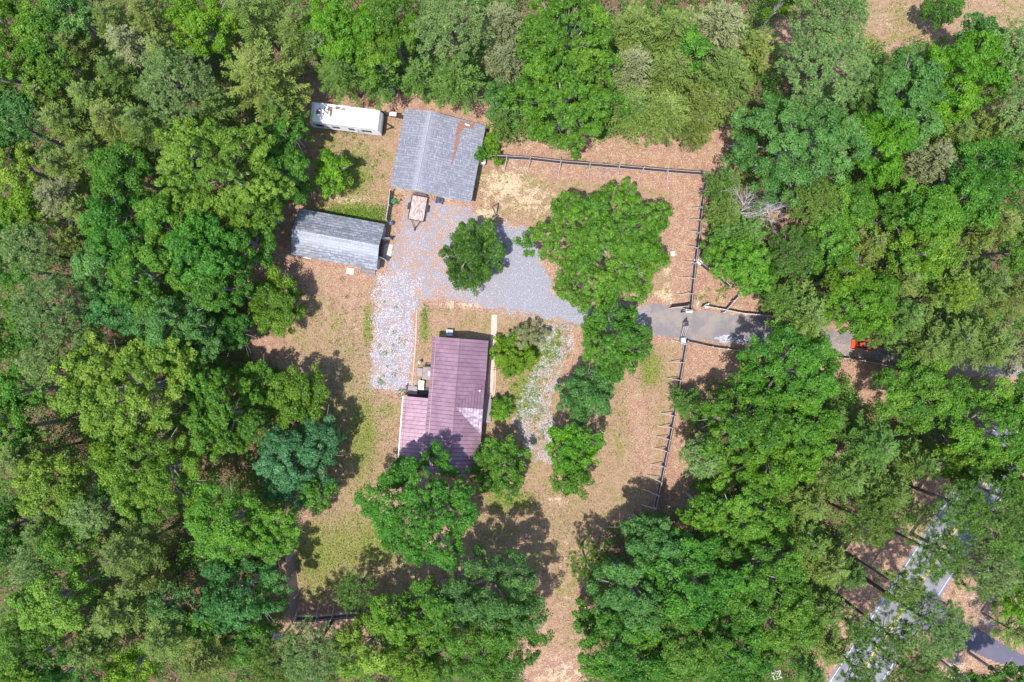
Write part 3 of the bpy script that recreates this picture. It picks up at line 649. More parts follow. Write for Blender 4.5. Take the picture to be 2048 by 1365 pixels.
# shed
sa = math.radians(-10.5)
sh = tag(empty('shed', -21.15, 12.38, sa), 'long shed with a weathered blue grey shingle gable roof and an open east door', 'shed')
SX, SY, SZ, ST = 5.3, 2.85, 2.3, 3.5
GREYW = plain('grey_boards', (.40, .38, .38), .85, scale=6, var=.3)
def swalls(b):
    t = .12; x, y = SX-.2, SY-.25
    b.box(0, y-t/2, SZ/2, 2*x, t, SZ); b.box(0, -y+t/2, SZ/2, 2*x, t, SZ); b.box(-x+t/2, 0, SZ/2, t, 2*y-2*t, SZ)
    b.box(x-t/2, 1.9, SZ/2, t, 2*y/2-1.45-.0, SZ) if False else b.box(x-t/2, (y-t+1.1)/2, SZ/2, t, y-t-1.1, SZ)
    b.box(x-t/2, -(y-t+1.1)/2, SZ/2, t, y-t-1.1, SZ)
    for s in (-1, 1): b.face([(s*(x-.02), -y, SZ), (s*(x-.02), y, SZ), (s*(x-.02), 0, ST-.15)])
one('wall', GREYW, swalls, sh)
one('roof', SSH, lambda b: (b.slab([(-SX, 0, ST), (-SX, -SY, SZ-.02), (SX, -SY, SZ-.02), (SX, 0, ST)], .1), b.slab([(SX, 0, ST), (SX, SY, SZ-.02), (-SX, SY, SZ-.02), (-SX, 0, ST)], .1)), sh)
one('ridge_cap', plain('ridge_shingles_pale', (.46, .47, .50), .8, scale=5, var=.5), lambda b: b.bar((-SX, 0, ST-.01), (SX, 0, ST-.01), .1, .1, 6), sh)
one('floor', plain('shed_floor', (.12, .09, .08), .95), lambda b: b.box(0, 0, .04, 2*SX-.7, 2*SY-.8, .06), sh)
for s in (1, -1):
    d = one('door', GREYW, lambda b: b.box(SX-.1+.42, s*1.25, 1.05, .95, .05, 2.0, s*.25), sh)
def grp(name, mat, fn, label, cat, x, y, rz=0, group=None, z=0):
    o = one(name, mat, fn); o.location = (x, y, z); o.rotation_euler = (0, 0, rz); tag(o, label, cat, group); return o
CONC = plain('pale_concrete', (.52, .46, .40), .9, scale=3, c2=(.40, .34, .30))
x, y = W(775, 505)
grp('concrete_pad', CONC, lambda b: b.prism([(-.45, -1.0), (-.1, -1.15), (.4, -1.0), (.5, -.3), (.5, .85), (.35, 1.05), (-.35, 1.05), (-.5, .8)], -.02, .05), 'oblong concrete slab outside the open end of the shed', 'slab', x, y, sa)
x, y = W(700, 543)
grp('concrete_pad', plain('cream_concrete', (.62, .56, .44), .9), lambda b: b.prism([(-.45, -.35), (.5, -.38), (.48, .4), (-.42, .38)], -.02, .05), 'small square cream slab below the south wall of the shed', 'slab', x, y, sa)
x, y = W(737, 543)
def corr(b):
    for k in range(12): b.bar((-1.0+k*.17, -.35, .1+.0), (-1.0+k*.17, .35, 1.0), .06, .06, 6)
grp('corrugated_sheet', plain('galvanised', (.58, .57, .60), .45, .5), corr, 'corrugated metal sheet leaning on the south wall of the shed', 'metal sheet', x, y, sa)
x, y = W(607, 514)
grp('gutter_pipe', TRIM, lambda b: [b.bar((-1.1, -.05*k-.0, .15+.1*k), (1.1, -.05*k, .15+.1*k), .05, .05, 6) for k in range(3)], 'white pipes lying along the south west wall of the shed', 'pipe', x, y, sa)
# decks
def railing(b, pts, h=.95, z=.0, step=.13):
    for i in range(len(pts)-1):
        a, c = Vector(pts[i]), Vector(pts[i+1]); L = (c-a).length; n_ = max(1, int(L/step)); ang = math.atan2(c.y-a.y, c.x-a.x)
        for zz in (z+h, z+.12): b.box((a.x+c.x)/2, (a.y+c.y)/2, zz, L, .06, .05, ang)
        for k in range(n_+1):
            q = a+(c-a)*(k/n_); big = k in (0, n_); s = .09 if big else .025
            b.box(q.x, q.y, z+(h+.05 if big else h)/2, s, s, (h+.05 if big else h)-.03)
def deck(lx0, ly0, lx1, ly1, z, rail, label, steps=None):
    cx, cy = (lx0+lx1)/2, (ly0+ly1)/2; x, y = lp(hs, cx, cy)
    d = tag(empty('deck', x, y, ha), label, 'deck')
    n_ = int((ly1-ly0)/.14)
    one('floor', DECK, lambda b: [b.box(0, ly0-cy+(k+.5)*(ly1-ly0)/n_, z-.02, lx1-lx0, .125, .04) for k in range(n_)], d)
    one('railing', BLACK, lambda b: railing(b, [(q[0]-cx, q[1]-cy) for q in rail], z=z), d)
    one('post', DECK, lambda b: b.box(-(lx1-lx0)/2+.1, -(ly1-ly0)/2+.1, z/2-.02, .1, .1, z-.04), d)
    one('post', DECK, lambda b: b.box((lx1-lx0)/2-.1, (ly1-ly0)/2-.1, z/2-.02, .1, .1, z-.04), d)
    if steps:
        for k, (sx0, sy0, sx1, sy1) in enumerate(steps): one('step', DECK, lambda b: b.box((sx0+sx1)/2-cx, (sy0+sy1)/2-cy, z-.18*(k+1), abs(sx1-sx0), abs(sy1-sy0), .05), d)
    return d
deck(EW-.1, -2.0, EW+.95, .95, .55, [(EW+.9, .9), (EW+.9, -.9)], 'narrow wooden deck with black railing on the east side of the house', [(EW+.05, .98, EW+.75, 1.28), (EW+.05, 1.3, EW+.75, 1.6)])
deck(-4.55, 2.75, -3.2, 4.45, .6, [(-3.5, 4.4), (-4.5, 4.4)], 'grey wooden landing with black railings at the west door of the house', [(-4.95, 3.1, -4.6, 4.1), (-5.3, 3.1, -4.97, 4.1)])
x, y = lp(hs, -5.05, 1.3)
d = tag(empty('porch_entry', x, y, ha), 'dark grey porch steps with black railings north of the porch roof', 'steps')
one('step', DECK, lambda b: b.box(-.95, 0, .2, .75, 1.0, .05), d); one('step', DECK, lambda b: b.box(-.3, 0, .38, .5, 1.0, .05), d)
one('railing', BLACK, lambda b: railing(b, [(-1.4, .5), (-1.4, -.55), (1.5, -.6)]), d); one('floor', plain('dark_mat', (.08, .08, .09), .9), lambda b: b.box(.8, 0, .03, 1.5, 1.0, .04), d)
x, y = W(844, 770)
tb = tag(empty('table', x, y, ha), 'white folding table north of the porch entry on the west side of the house', 'table')
one('tabletop', TRIM, lambda b: b.box(0, 0, .74, .7, 1.15, .04), tb)
for sx in (-.28, .28):
    for sy in (-.5, .5): one('leg', TRIM, lambda b: b.bar((sx, sy, 0), (sx, sy, .72), .02, .02, 6), tb)
for k, (dx, dy, s) in enumerate(((-.15, .3, .09), (.1, -.2, .07))):
    px_, py_ = x+dx, y+dy
    grp('pot', plain('pot%d' % k, (.12, .12, .13), .6), lambda b: b.bar((0, 0, 0), (0, 0, .14), s*.8, s, 8), ('small dark pot on the north half of the white table', 'small dark pot on the south half of the white table')[k], 'pot', px_, py_, z=.76)
x, y = lp(hs, -3.62, 3.5)
grp('door_mat', plain('pale_mat', (.66, .62, .58), .95), lambda b: (b.box(0, 0, .015, .5, .6, .03), b.box(0, 0, .034, .36, .46, .012)), 'pale mat on the wooden landing at the west door', 'mat', x, y, ha, z=.6)
x, y = lp(hs, -5.0, 4.85)
pr = tag(empty('propane_tank', x, y, ha), 'upright white gas cylinder north of the west landing', 'gas cylinder')
one('tank', TRIM, lambda b: (b.bar((0, 0, 0), (0, 0, 1.0), .19, .19, 10), b.bar((0, 0, 1.0), (0, 0, 1.15), .19, .08, 10)), pr); one('valve', BLACK, lambda b: b.bar((0, 0, 1.15), (0, 0, 1.3), .05, .05, 6), pr)
x, y = W(900, 666)
ac = tag(empty('air_conditioner', x, y, ha), 'grey boxy air conditioning unit with a round fan at the north wall of the house', 'air conditioner')
one('cabinet', plain('ac_grey', (.36, .38, .42), .5, .2), lambda b: (b.box(0, 0, .38, .85, .8, .74), b.box(0, 0, .77, .78, .73, .03)), ac)
one('fan_grille', plain('ac_light', (.72, .74, .78), .4), lambda b: [b.bar((0.3*math.cos(a), .3*math.sin(a), .80), (.3*math.cos(a+.524), .3*math.sin(a+.524), .80), .022, .022, 4) for a in np.arange(0, 6.28, .524)] + [b.bar((0, 0, .80), (.3*math.cos(a), .3*math.sin(a), .80), .012, .012, 4) for a in np.arange(0, 6.28, .785)], ac)
one('fan', BLACK, lambda b: [b.box(.12*math.cos(a), .12*math.sin(a), .79, .24, .11, .01, a) for a in (0, 2.09, 4.19)], ac)
# timber edging
L, R = ribbon([(834,620),(832,680),(828,730),(824,776)], [.09], [.09])
grp('timber_edging', plain('edging_wood', (.52, .36, .28), .9, scale=5, var=.3), lambda b: [b.prism([tuple(R[i]), tuple(R[i+1]), tuple(L[i+1]), tuple(L[i])], 0, .13-.003*i) for i in range(3)], 'long timber edging along the gravel strip west of the house', 'edging', 0, 0)
L, R = ribbon([(991,735),(990,775),(985,806)], [.07], [.07])
grp('timber_edging', plain('edging_wood2', (.60, .44, .34), .9, scale=5, var=.3), lambda b: [b.prism([tuple(R[i]), tuple(R[i+1]), tuple(L[i+1]), tuple(L[i])], 0, .13-.003*i) for i in range(2)], 'short timber edging between the brick path and the round bush', 'edging', 0, 0)
# ------------------------------------------------------------------ camper
ca_ = math.radians(-7)
cp = tag(empty('camper', -20.2, 27.2, ca_), 'old white travel trailer parked at the wood edge with brown stains on its roof', 'camper')
CW, CL, CH = 1.2, 4.3, 2.85
WHITE = plain('camper_white', (.78, .78, .78), .45, scale=1.5, var=.1)
prof = [(-CL, .55), (-CL-.05, 1.6), (-CL+.12, 2.62), (-CL+.45, CH), (CL-.75, CH), (CL-.25, 2.55), (CL, 1.7), (CL-.1, .55)]
def cbody(b):
    for i in range(len(prof)):
        (xa, za), (xb, zb) = prof[i], prof[(i+1) % len(prof)]
        b.quad((xa, -CW, za), (xa, CW, za), (xb, CW, zb), (xb, -CW, zb))
    b.face([(x, -CW, z) for x, z in prof]); b.face([(x, CW, z) for x, z in prof[::-1]])
one('body', WHITE, cbody, cp)
def cs(b):
    for k in range(9): b.box(0, -CW-.012, .72+.2*k, 2*CL-.35, .022, .03)
one('siding_rib', plain('rib_grey', (.42, .42, .45), .6), cs, cp)
one('roof_rim', plain('rim_grey', (.45, .47, .52), .5), lambda b: (b.bar((-CL+.5, -CW+.04, CH+.01), (CL-.8, -CW+.04, CH+.01), .025), b.bar((-CL+.5, CW-.04, CH+.01), (CL-.8, CW-.04, CH+.01), .025), b.bar((CL-.78, -CW+.06, CH+.01), (CL-.78, CW-.06, CH+.01), .018), b.bar((-CL+.5, -CW+.06, CH+.01), (-CL+.5, CW-.06, CH+.01), .018)), cp)
acu = one('air_unit', WHITE, lambda b: b.slab([(-2.45, -.5, CH+.28), (-1.75, -.5, CH+.28), (-1.75, .3, CH+.28), (-2.45, .3, CH+.28)], .28), cp)
for lx, ly in ((.1, .05), (1.3, 0)): one('roof_vent', plain('vent_grey', (.60, .60, .64), .5), lambda b: (b.box(lx, ly, CH+.05, .36, .36, .08), b.box(lx, ly, CH+.1, .26, .26, .03)), cp)
one('roof_hatch', plain('hatch_brown', (.30, .22, .22), .7), lambda b: (b.box(-.25, .75, CH+.04, .5, .32, .07), b.box(-.15, .75, CH+.08, .2, .2, .02)), cp)
one('stain', plain('roof_stain', (.22, .13, .11), .95, scale=5), lambda b: (b.face([(-3.5, -.2, CH+.004), (-2.8, -.15, CH+.004), (-3.1, .15, CH+.004), (-3.45, .45, CH+.004)]), b.face([(-3.3, .55, CH+.004), (-2.75, -.05, CH+.004), (-2.85, .4, CH+.004), (-3.15, .6, CH+.004)]),
    b.face([(-2.62, -.2, CH+.004), (-2.48, -.3, CH+.004), (-2.46, .75, CH+.004), (-2.6, .6, CH+.004)]), b.face([(-2.1, .4, CH+.004), (-1.6, -.4, CH+.004), (-1.5, .1, CH+.004), (-1.55, .85, CH+.004), (-2.15, .95, CH+.004)]), b.face([(-1.3, .75, CH+.004), (-1.1, .6, CH+.004), (-.7, .75, CH+.004), (-.6, 1.0, CH+.004), (-1.2, 1.05, CH+.004)])), cp)
for lx, wd in ((-3.2, .9), (-1.2, .9), (.7, .7), (2.6, 1.1)):
    wf = one('window', BLACK, lambda b: b.box(lx, -CW-.03, 1.75, wd, .05, .55), cp); one('pane', GLASS, lambda b: b.box(lx, -CW-.062, 1.75, wd-.12, .02, .43), wf)
dr = one('door', plain('camper_door', (.70, .70, .72), .5), lambda b: b.box(1.7, -CW-.03, 1.45, .65, .05, 1.75), cp); one('handle', BLACK, lambda b: b.box(1.45, -CW-.075, 1.4, .04, .05, .15), dr)
for lx in (-.7, .25):
    for s in (-1, 1):
        wh = one('wheel', plain('rim_steel', (.5, .5, .5), .4, .6), lambda b: b.bar((lx, s*(CW-.13), .36), (lx, s*(CW+.02), .36), .19, .19, 12), cp)
        one('tyre', plain('tyre', (.03, .03, .03), .9), lambda b: b.bar((lx, s*(CW-.22), .36), (lx, s*(CW-.0), .36), .36, .36, 16), wh)
one('tongue', BLACK, lambda b: (b.bar((CL-.2, -.6, .6), (CL+1.1, 0, .5), .05), b.bar((CL-.2, .6, .6), (CL+1.1, 0, .5), .05), b.bar((CL+1.0, 0, 0), (CL+1.0, 0, .8), .04)), cp)
one('chassis', BLACK, lambda b: b.box(0, 0, .5, 2*CL-.6, 1.6, .12), cp)
# flat trailer
ta = math.radians(-10)
x, y = W(836, 417, .6)
tr = tag(empty('flatbed_trailer', x, y, ta), 'small flatbed trailer with a weathered plank deck in front of the garage', 'trailer')
def tdeck(b):
    for k in range(9): b.box(-.82+k*.205, 0, .58, .19, 2.95, .05)
m, t = new_mat('weathered_planks'); n = NT(t); mp = n.n('ShaderNodeMapping'); n.l(n.obj(), mp.inputs[0]); mp.inputs['Scale'].default_value = (5, .8, 1)
v = n.noise(mp.outputs[0], 2.2, 5, .75); n.out(n.mix(n.ramp(v, .35, .65), (.20, .13, .12), (.60, .50, .48)), .9); PLANK = m
one('deck', PLANK, tdeck, tr)
one('frame', BLACK, lambda b: (b.box(-.98, 0, .6, .07, 3.1, .14), b.box(.98, 0, .6, .07, 3.1, .14), b.box(0, 1.53, .6, 1.89, .07, .14), b.box(0, -1.53, .6, 1.89, .07, .14), b.box(-.98, -.2, .8, .05, 2.6, .05), b.box(.98, -.2, .8, .05, 2.6, .05), *[b.box(s*.98, yy, .72, .05, .05, .2) for s in (-1, 1) for yy in (-1.4, 0, 1.0)]), tr)
one('ramp', plain('ramp_mesh', (.17, .11, .11), .8, scale=12), lambda b: [b.box(-.8+k*.2, 1.66, .95, .05, .05, .8) for k in range(9)] + [b.box(0, 1.66, .6+.16*k, 1.7, .07, .045) for k in range(6)], tr)
one('tongue', BLACK, lambda b: (b.bar((-.55, -1.55, .5), (0, -2.6, .45), .04), b.bar((.55, -1.55, .5), (0, -2.6, .45), .04), b.box(0, -2.65, .45, .12, .35, .1), b.bar((0, -2.35, 0), (0, -2.35, .75), .035)), tr)
for s in (-1, 1):
    wh = one('wheel', plain('rim_steel', (.5, .5, .5), .4, .6), lambda b: b.bar((s*1.06, .1, .33), (s*1.27, .1, .33), .17, .17, 10), tr); one('tyre', plain('tyre', (.03, .03, .03), .9), lambda b: b.bar((s*1.04, .1, .33), (s*1.24, .1, .33), .33, .33, 16), wh)
    one('fender', BLACK, lambda b: (b.box(s*1.16, .1, .70, .26, .7, .03), b.box(s*1.16, .48, .62, .26, .03, .16), b.box(s*1.16, -.28, .62, .26, .03, .16)), tr)
# small yard things
x, y = W(789, 405)
bn = tag(empty('bin', x, y), 'round green bin at the fence left of the flatbed trailer', 'bin')
gm_ = plain('green_plastic', (.02, .22, .09), .4); one('tub', gm_, lambda b: (b.bar((0, 0, 0), (0, 0, .62), .24, .3, 12), b.bar((0, 0, .62), (0, 0, .66), .33, .33, 12)), bn); one('lid', gm_, lambda b: (b.bar((0, 0, .662), (0, 0, .72), .31, .24, 12), b.bar((0, 0, .72), (0, 0, .76), .05, .05, 8)), bn)
x, y = W(784, 449)
gl = tag(empty('barbecue', x, y), 'small kettle barbecue by the north east corner of the shed', 'barbecue')
one('bowl', plain('blue_steel', (.14, .18, .30), .3, .3), lambda b: (b.bar((0, 0, .6), (0, 0, .8), .12, .3, 12), b.bar((0, 0, .8), (0, 0, 1.0), .3, .1, 12)), gl)
for a in (0, 2.09, 4.19): one('leg', BLACK, lambda b: b.bar((.15*math.cos(a), .15*math.sin(a), .65), (.32*math.cos(a), .32*math.sin(a), 0), .02), gl)
x, y = W(880, 402)
mw = tag(empty('lawn_mower', x, y, ga), 'dark blue push mower beside the white garage door', 'lawn mower')
one('body', plain('navy', (.03, .05, .14), .5), lambda b: b.prism([(-.5, -.28), (.35, -.3), (.5, -.1), (.5, .12), (.35, .3), (-.5, .28)], .12, .35), mw); one('engine', BLACK, lambda b: b.bar((.05, 0, .352), (.05, 0, .55), .17, .14, 10), mw)
one('handle', BLACK, lambda b: (b.bar((-.45, -.2, .3), (-.85, -.2, .95), .02), b.bar((-.45, .2, .3), (-.85, .2, .95), .02), b.bar((-.85, -.2, .95), (-.85, .2, .95), .02)), mw)
for sx in (-.38, .36):
    for sy in (-.33, .33): one('wheel', plain('tyre', (.03, .03, .03), .9), lambda b: b.bar((sx, sy-.03, .12), (sx, sy+.03, .12), .12, .12, 10), mw)
x, y = W(991, 422)
grp('sawhorse', plain('dark_timber', (.075, .065, .07), .8), lambda b: (b.bar((-.4, .5, .06), (.36, .82, .55), .06), b.bar((-.4, .5, .06), (.06, -.62, .08), .06), b.bar((.36, .82, .55), (.12, -.62, .08), .06)), 'dark triangular frame of three bars on the pale patch right of the garage', 'frame', x, y)
x, y = W(1345, 508)
grp('utility_box', TRIM, lambda b: (b.box(0, 0, .1, .5, .5, .2), b.box(0, 0, .21, .38, .38, .03)), 'square white utility cover in the grass right of the biggest yard tree', 'utility box', x, y, .1)
x, y = W(1409, 613)
for k, (dx, dy, rz, lab) in enumerate(((0.15, 0, .3, 'white plastic chair beside the lane fence east of the gate'), (-.85, .35, 1.0, 'small white plank lying left of the plastic chair near the gate'))):
    if k == 0:
        ch = tag(empty('chair', x+dx, y+dy, rz), lab, 'chair')
        one('seat', TRIM, lambda b: b.box(0, 0, .42, .5, .48, .05), ch); one('backrest', TRIM, lambda b: b.box(0, .24, .7, .5, .06, .5), ch)
        for sx in (-.21, .21):
            for sy in (-.2, .2): one('leg', TRIM, lambda b: b.box(sx, sy, .195, .05, .05, .39), ch)
            one('armrest', TRIM, lambda b: b.box(sx*1.1, 0, .62, .06, .46, .04), ch)
    else: grp('plank', TRIM, lambda b: (b.box(0, 0, .06, .5, .14, .05), b.box(0, .03, .1, .3, .07, .03)), lab, 'plank', x+dx, y+dy, rz)
x, y = W(1341, 605)
grp('crate', TRIM, lambda b: (b.box(-.1, 0, .12, .04, .35, .22), b.box(.1, 0, .12, .04, .35, .22), b.box(0, -.16, .12, .16, .04, .22), b.box(0, .16, .12, .16, .04, .22)), 'tiny open white crate at the tip of the open gate leaf', 'crate', x, y, .4)
x, y = W(1622, 1241, .5)
grp('cage', TRIM, lambda b: [b.bar((-.4+.16*k, -.3, z), (-.4+.16*k, .3, z), .025) for k in range(6) for z in (.05, .7)] + [b.bar((-.4, -.3+.2*k, z), (.4, -.3+.2*k, z), .025) for k in range(4) for z in (.05, .7)] + [b.bar((-.4+.8*i, -.3+.6*j, 0), (-.4+.8*i, -.3+.6*j, .7), .025) for i in (0, 1) for j in (0, 1)], 'white wire cage among the pines left of the road', 'cage', x, y, .6)
x, y = W(1555, 1352, .3)
grp('pallet', plain('pale_pallet', (.6, .55, .5), .9), lambda b: [b.box(-.5+.2*k, 0, .12, .12, 1.1, .03) for k in range(6)] + [b.box(0, yy, .06, 1.15, .1, .08) for yy in (-.45, 0, .45)], 'pale wooden pallet at the bottom edge beside the large oaks', 'pallet', x, y, .3)
x, y = W(1106, 1343)
grp('branch', BARK, lambda b: (b.bar((0, -.5, .05), (0, .35, .06), .05, .03), b.bar((0, 0, .06), (.18, .3, .12), .03, .01)), 'short dark branch lying on the bare strip near the bottom edge', 'branch', x, y)
x, y = W(1002, 273, .3)
grp('bucket', TRIM, lambda b: (b.bar((0, 0, 0), (0, 0, .36), .15, .19, 10), b.bar((0, 0, .36), (0, 0, .39), .2, .2, 10)), 'white bucket north of the fence right of the garage', 'bucket', x, y)
x, y = W(965, 323, 1.0)
grp('cupboard', TRIM, lambda b: (b.box(0, 0, .45, .7, .5, .9), b.box(0, 0, .92, .76, .56, .04), b.box(0, -.27, .45, .6, .03, .7)), 'white metal cupboard at the garage end of the picket fence', 'cupboard', x, y, ga)
# orange tractor
x, y = W(1733, 690, .8)
tk = tag(empty('tractor', x, y, -.05), 'small orange compact tractor with a front loader under pines beside the lane', 'tractor')
tk.scale = (.88, .88, .88); ORG = plain('orange_paint', (.55, .075, .02), .5, scale=3, var=.35); TY = plain('tyre', (.03, .03, .03), .9)
one('bonnet', ORG, lambda b: b.prism([(-.95, -.24), (-.3, -.28), (-.3, .28), (-.95, .24), (-1.02, .1), (-1.02, -.1)], .55, 1.1), tk)
one('loader_arm', ORG, lambda b: (b.bar((-1.15, -.55, .5), (-.3, -.55, 1.2), .06), b.bar((-.3, -.55, 1.2), (.4, -.52, .8), .06)), tk)
one('loader_arm', ORG, lambda b: (b.bar((-1.15, .55, .5), (-.3, .55, 1.2), .06), b.bar((-.3, .55, 1.2), (.4, .52, .8), .06)), tk)
one('bucket', ORG, lambda b: (b.box(-1.5, 0, .15, .55, 1.35, .04), b.box(-1.22, 0, .4, .05, 1.35, .5), b.box(-1.45, -.68, .33, .5, .04, .4), b.box(-1.45, .68, .33, .5, .04, .4)), tk)
one('platform', BLACK, lambda b: b.box(.05, 0, .5, .7, .9, .06), tk); one('seat', plain('green_cover', (.03, .16, .09), .7), lambda b: (b.box(.25, 0, .85, .45, .5, .14), b.box(.48, 0, 1.1, .08, .48, .42)), tk)
one('steering_wheel', BLACK, lambda b: [b.bar((-.15+.06*math.cos(a), .17*math.cos(a-1.57), 1.15+.1*math.sin(a)), (-.15+.06*math.cos(a+.6), .17*math.cos(a+.6-1.57), 1.15+.1*math.sin(a+.6)), .015) for a in np.arange(0, 6.2, .6)], tk)
one('roll_bar', ORG, lambda b: (b.bar((.7, -.45, .5), (.7, -.45, 2.0), .05), b.bar((.7, .45, .5), (.7, .45, 2.0), .05), b.bar((.7, -.45, 2.0), (.7, .45, 2.0), .05)), tk)
for s in (-1, 1):
    one('fender', ORG, lambda b: (b.box(.55, s*.58, 1.02, .85, .3, .05), b.box(.1, s*.58, .82, .05, .3, .4), b.box(.98, s*.58, .85, .05, .3, .35)), tk)
    wh = one('wheel', ORG, lambda b: b.bar((.55, s*.5, .48), (.55, s*.76, .48), .22, .22, 12), tk); one('tyre', TY, lambda b: b.bar((.55, s*.46, .48), (.55, s*.74, .48), .48, .48, 16), wh)
    wh = one('wheel', ORG, lambda b: b.bar((-.75, s*.4, .3), (-.75, s*.58, .3), .15, .15, 12), tk); one('tyre', TY, lambda b: b.bar((-.75, s*.38, .3), (-.75, s*.56, .3), .3, .3, 14), wh)
one('mower_deck', ORG, lambda b: (b.box(1.2, 0, .45, .5, 1.3, .1), b.box(1.2, -.25, .6, .35, .12, .3), b.box(1.2, .25, .6, .35, .12, .3)), tk)
# ------------------------------------------------------------------ fences
FW = plain('weathered_fence', (.13, .10, .105), .9, scale=5, var=.4); FB = plain('brown_fence', (.30, .225, .20), .9, scale=5, var=.3)
PW = plain('pale_timber', (.52, .46, .45), .85, scale=6, var=.3); FK = plain('dark_silt', (.10, .08, .085), .9, scale=4, var=.3)
def fence(pts, h, step, label, board=FW, inside=-1, brace=1.45, outer=(), rail=PW, bw=.15, gap=.02, wob=.12, top=None, braces=True, lift=.08, tilt=0):
    """pts: world ground points; inside +1 / -1 = side of the braces"""
    P = [Vector((*p, 0)) for p in pts]; seg = []; 
    root = tag(empty('fence', P[0].x, P[0].y), label, 'fence'); o = P[0].copy(); r = random.Random(len(label)*7+int(h*10)); k_ = 0
    for i in range(len(P)-1):
        a, c = P[i]-o, P[i+1]-o; L = (c-a).length; d = (c-a)/L; nrm = Vector((-d.y, d.x, 0))*inside; ang = math.atan2(d.y, d.x); n_ = max(1, round(L/step))
        for k in range(n_+1):
            if k == n_ and i < len(P)-2: continue
            q = a+d*(L*k/n_)+nrm*.09
            one('post', PW, lambda b: b.box(q.x, q.y, (h+.05)/2, .1, .1, h+.05, ang), root).rotation_euler = (0, 0, 0)
            if braces:
                lean = d*r.uniform(-.4, .4)+nrm*r.uniform(-.2, .15)
                one('brace', PW, lambda b: b.bar(q+nrm*brace+lean+Vector((0, 0, .0)), q+nrm*.06+Vector((0, 0, h*.82)), .05, .05, 4), root)
                if k_ in outer: one('brace', PW, lambda b: b.bar(q-nrm*(brace*.8), q-nrm*.2+Vector((0, 0, h*.7)), .045, .045, 4), root)
            k_ += 1
        for k in range(n_):
            s0, s1 = L*k/n_, L*(k+1)/n_; b = MB(); x = s0; hh = h+r.uniform(-wob, wob)*1.3
            dz = r.uniform(-.02, .02); 
            while x < s1-.02:
                ww = min(bw*r.uniform(.9, 1.1), s1-x); q = a+d*(x+ww/2); q = q-nrm*r.uniform(0, .012); bh = hh+r.uniform(-.05, .05)*(wob > 0)
                b.box(q.x, q.y, lift+(bh-lift)/2, ww-gap, .022, bh-lift, ang, 0); x += ww
            m1 = a+d*((s0+s1)/2)+nrm*.035
            for zz in ((.35, h*.82) if rail else ()): b.box(m1.x, m1.y, zz, s1-s0, .045, .09, ang, 1)
            if top:
                m2 = a+d*((s0+s1)/2); b.box(m2.x, m2.y, h+.02, s1-s0, top, .04, ang, 1)
            if tilt: b.v = [(v[0]-nrm.x*tilt*v[2], v[1]-nrm.y*tilt*v[2], v[2]) for v in b.v]
            b.build('panel', [board, rail or PW], root)
    return root
fence(wp([(968,317),(1060,322),(1120,329),(1235,338),(1330,346),(1409,352)]), 2.1, 3.6, 'tall dark picket fence with raking props running from the garage to the north east corner', inside=-1, outer=(3,))
fence([W(1409,354), W(1398,420), W(1393,470), W(1385,530), W(1379,590), W(1376,622)], 2.1, 1.75, 'tall dark picket fence with inward props north of the gate', inside=-1, outer=(4, 9, 13))
fence(wp([(1367,690),(1355,760),(1344,830),(1330,900),(1318,960),(1307,1012)]), 2.0, 1.78, 'tall dark picket fence with inward props south of the gate down the east side', inside=-1, outer=(3, 10, 12))
fence(wp([(588,1095),(592,1140),(597,1185),(598,1228)]), 1.9, 2.2, 'brown board fence along the west edge of the lower lawn', board=FB, inside=1, braces=False, rail=None, lift=.02, tilt=.28)
fence(wp([(597,1232),(640,1231),(700,1226),(760,1222)]), 1.9, 1.75, 'dark board fence with upright props along the bottom of the lower lawn', inside=1, brace=1.35, lift=.45)
fence(wp([(1402,613),(1440,620),(1480,628),(1530,632),(1600,640)]), 1.35, 2.4, 'low dark fence with pale top rail along the north side of the lane', board=FK, braces=False, rail=PW, top=.07, inside=-1, wob=.02)
fence(wp([(1442,627),(1462,604),(1475,590)]), 1.35, 2.4, 'short dark fence branching up off the lane fence', board=FK, braces=False, rail=PW, top=.07, inside=1, wob=.02)
fence(wp([(1371,684),(1420,695),(1480,703),(1540,706)]), 1.2, 2.4, 'low dark fence with pale top rail south of the lane beside the gate', board=FK, braces=False, rail=PW, top=.07, inside=1, wob=.02)
fence(wp([(1660,714),(1720,722),(1790,736),(1830,748)]), 1.1, 2.4, 'low dark fence with pale top rail south of the orange tractor', board=FK, braces=False, rail=PW, top=.07, inside=1, wob=.02)
fence(wp([(784,385),(781,415),(776,445)]), 1.5, 1.9, 'thin pale topped fence between the garage and the shed', board=FK, braces=False, rail=PW, top=.06, inside=1, wob=.02)
fence(wp([(766,231),(790,236),(812,240)]), 1.7, 1.8, 'dark board fence joining the camper and the garage', board=FW, braces=False, rail=None, inside=1, wob=.04)
fence(wp([(1392,525),(1412,540),(1436,556),(1455,574)]), 1.3, 2.0, 'grey rail fence slanting away from the east fence towards the bushes', board=FK, braces=False, rail=PW, top=.07, inside=1, wob=.02)
x, y = W(1397, 523, 1.0)
grp('board', TRIM, lambda b: (b.box(0, 0, .9, 1.0, .5, .05, -.7), b.box(0, 0, .45, .06, .06, .86, -.7)), 'white board tipped over the outer side of the east fence', 'board', x, y)
x, y = W(786, 229, 1.7)
grp('board', TRIM, lambda b: (b.box(0, 0, .0, .85, .5, .04), b.box(.1, 0, .03, .5, .3, .012)), 'white panel laid across the fence between camper and garage', 'board', x, y, -.1, z=1.78)
def wire(b, pts, h):
    for i in range(len(pts)-1):
        a, c = Vector((*pts[i], 0)), Vector((*pts[i+1], 0))
        for z in (h, h*.5): b.bar(a+Vector((0, 0, z)), c+Vector((0, 0, z)), .035, .035, 4)
    for p in pts: b.bar((*p, 0), (*p, h+.05), .045, .045, 5)
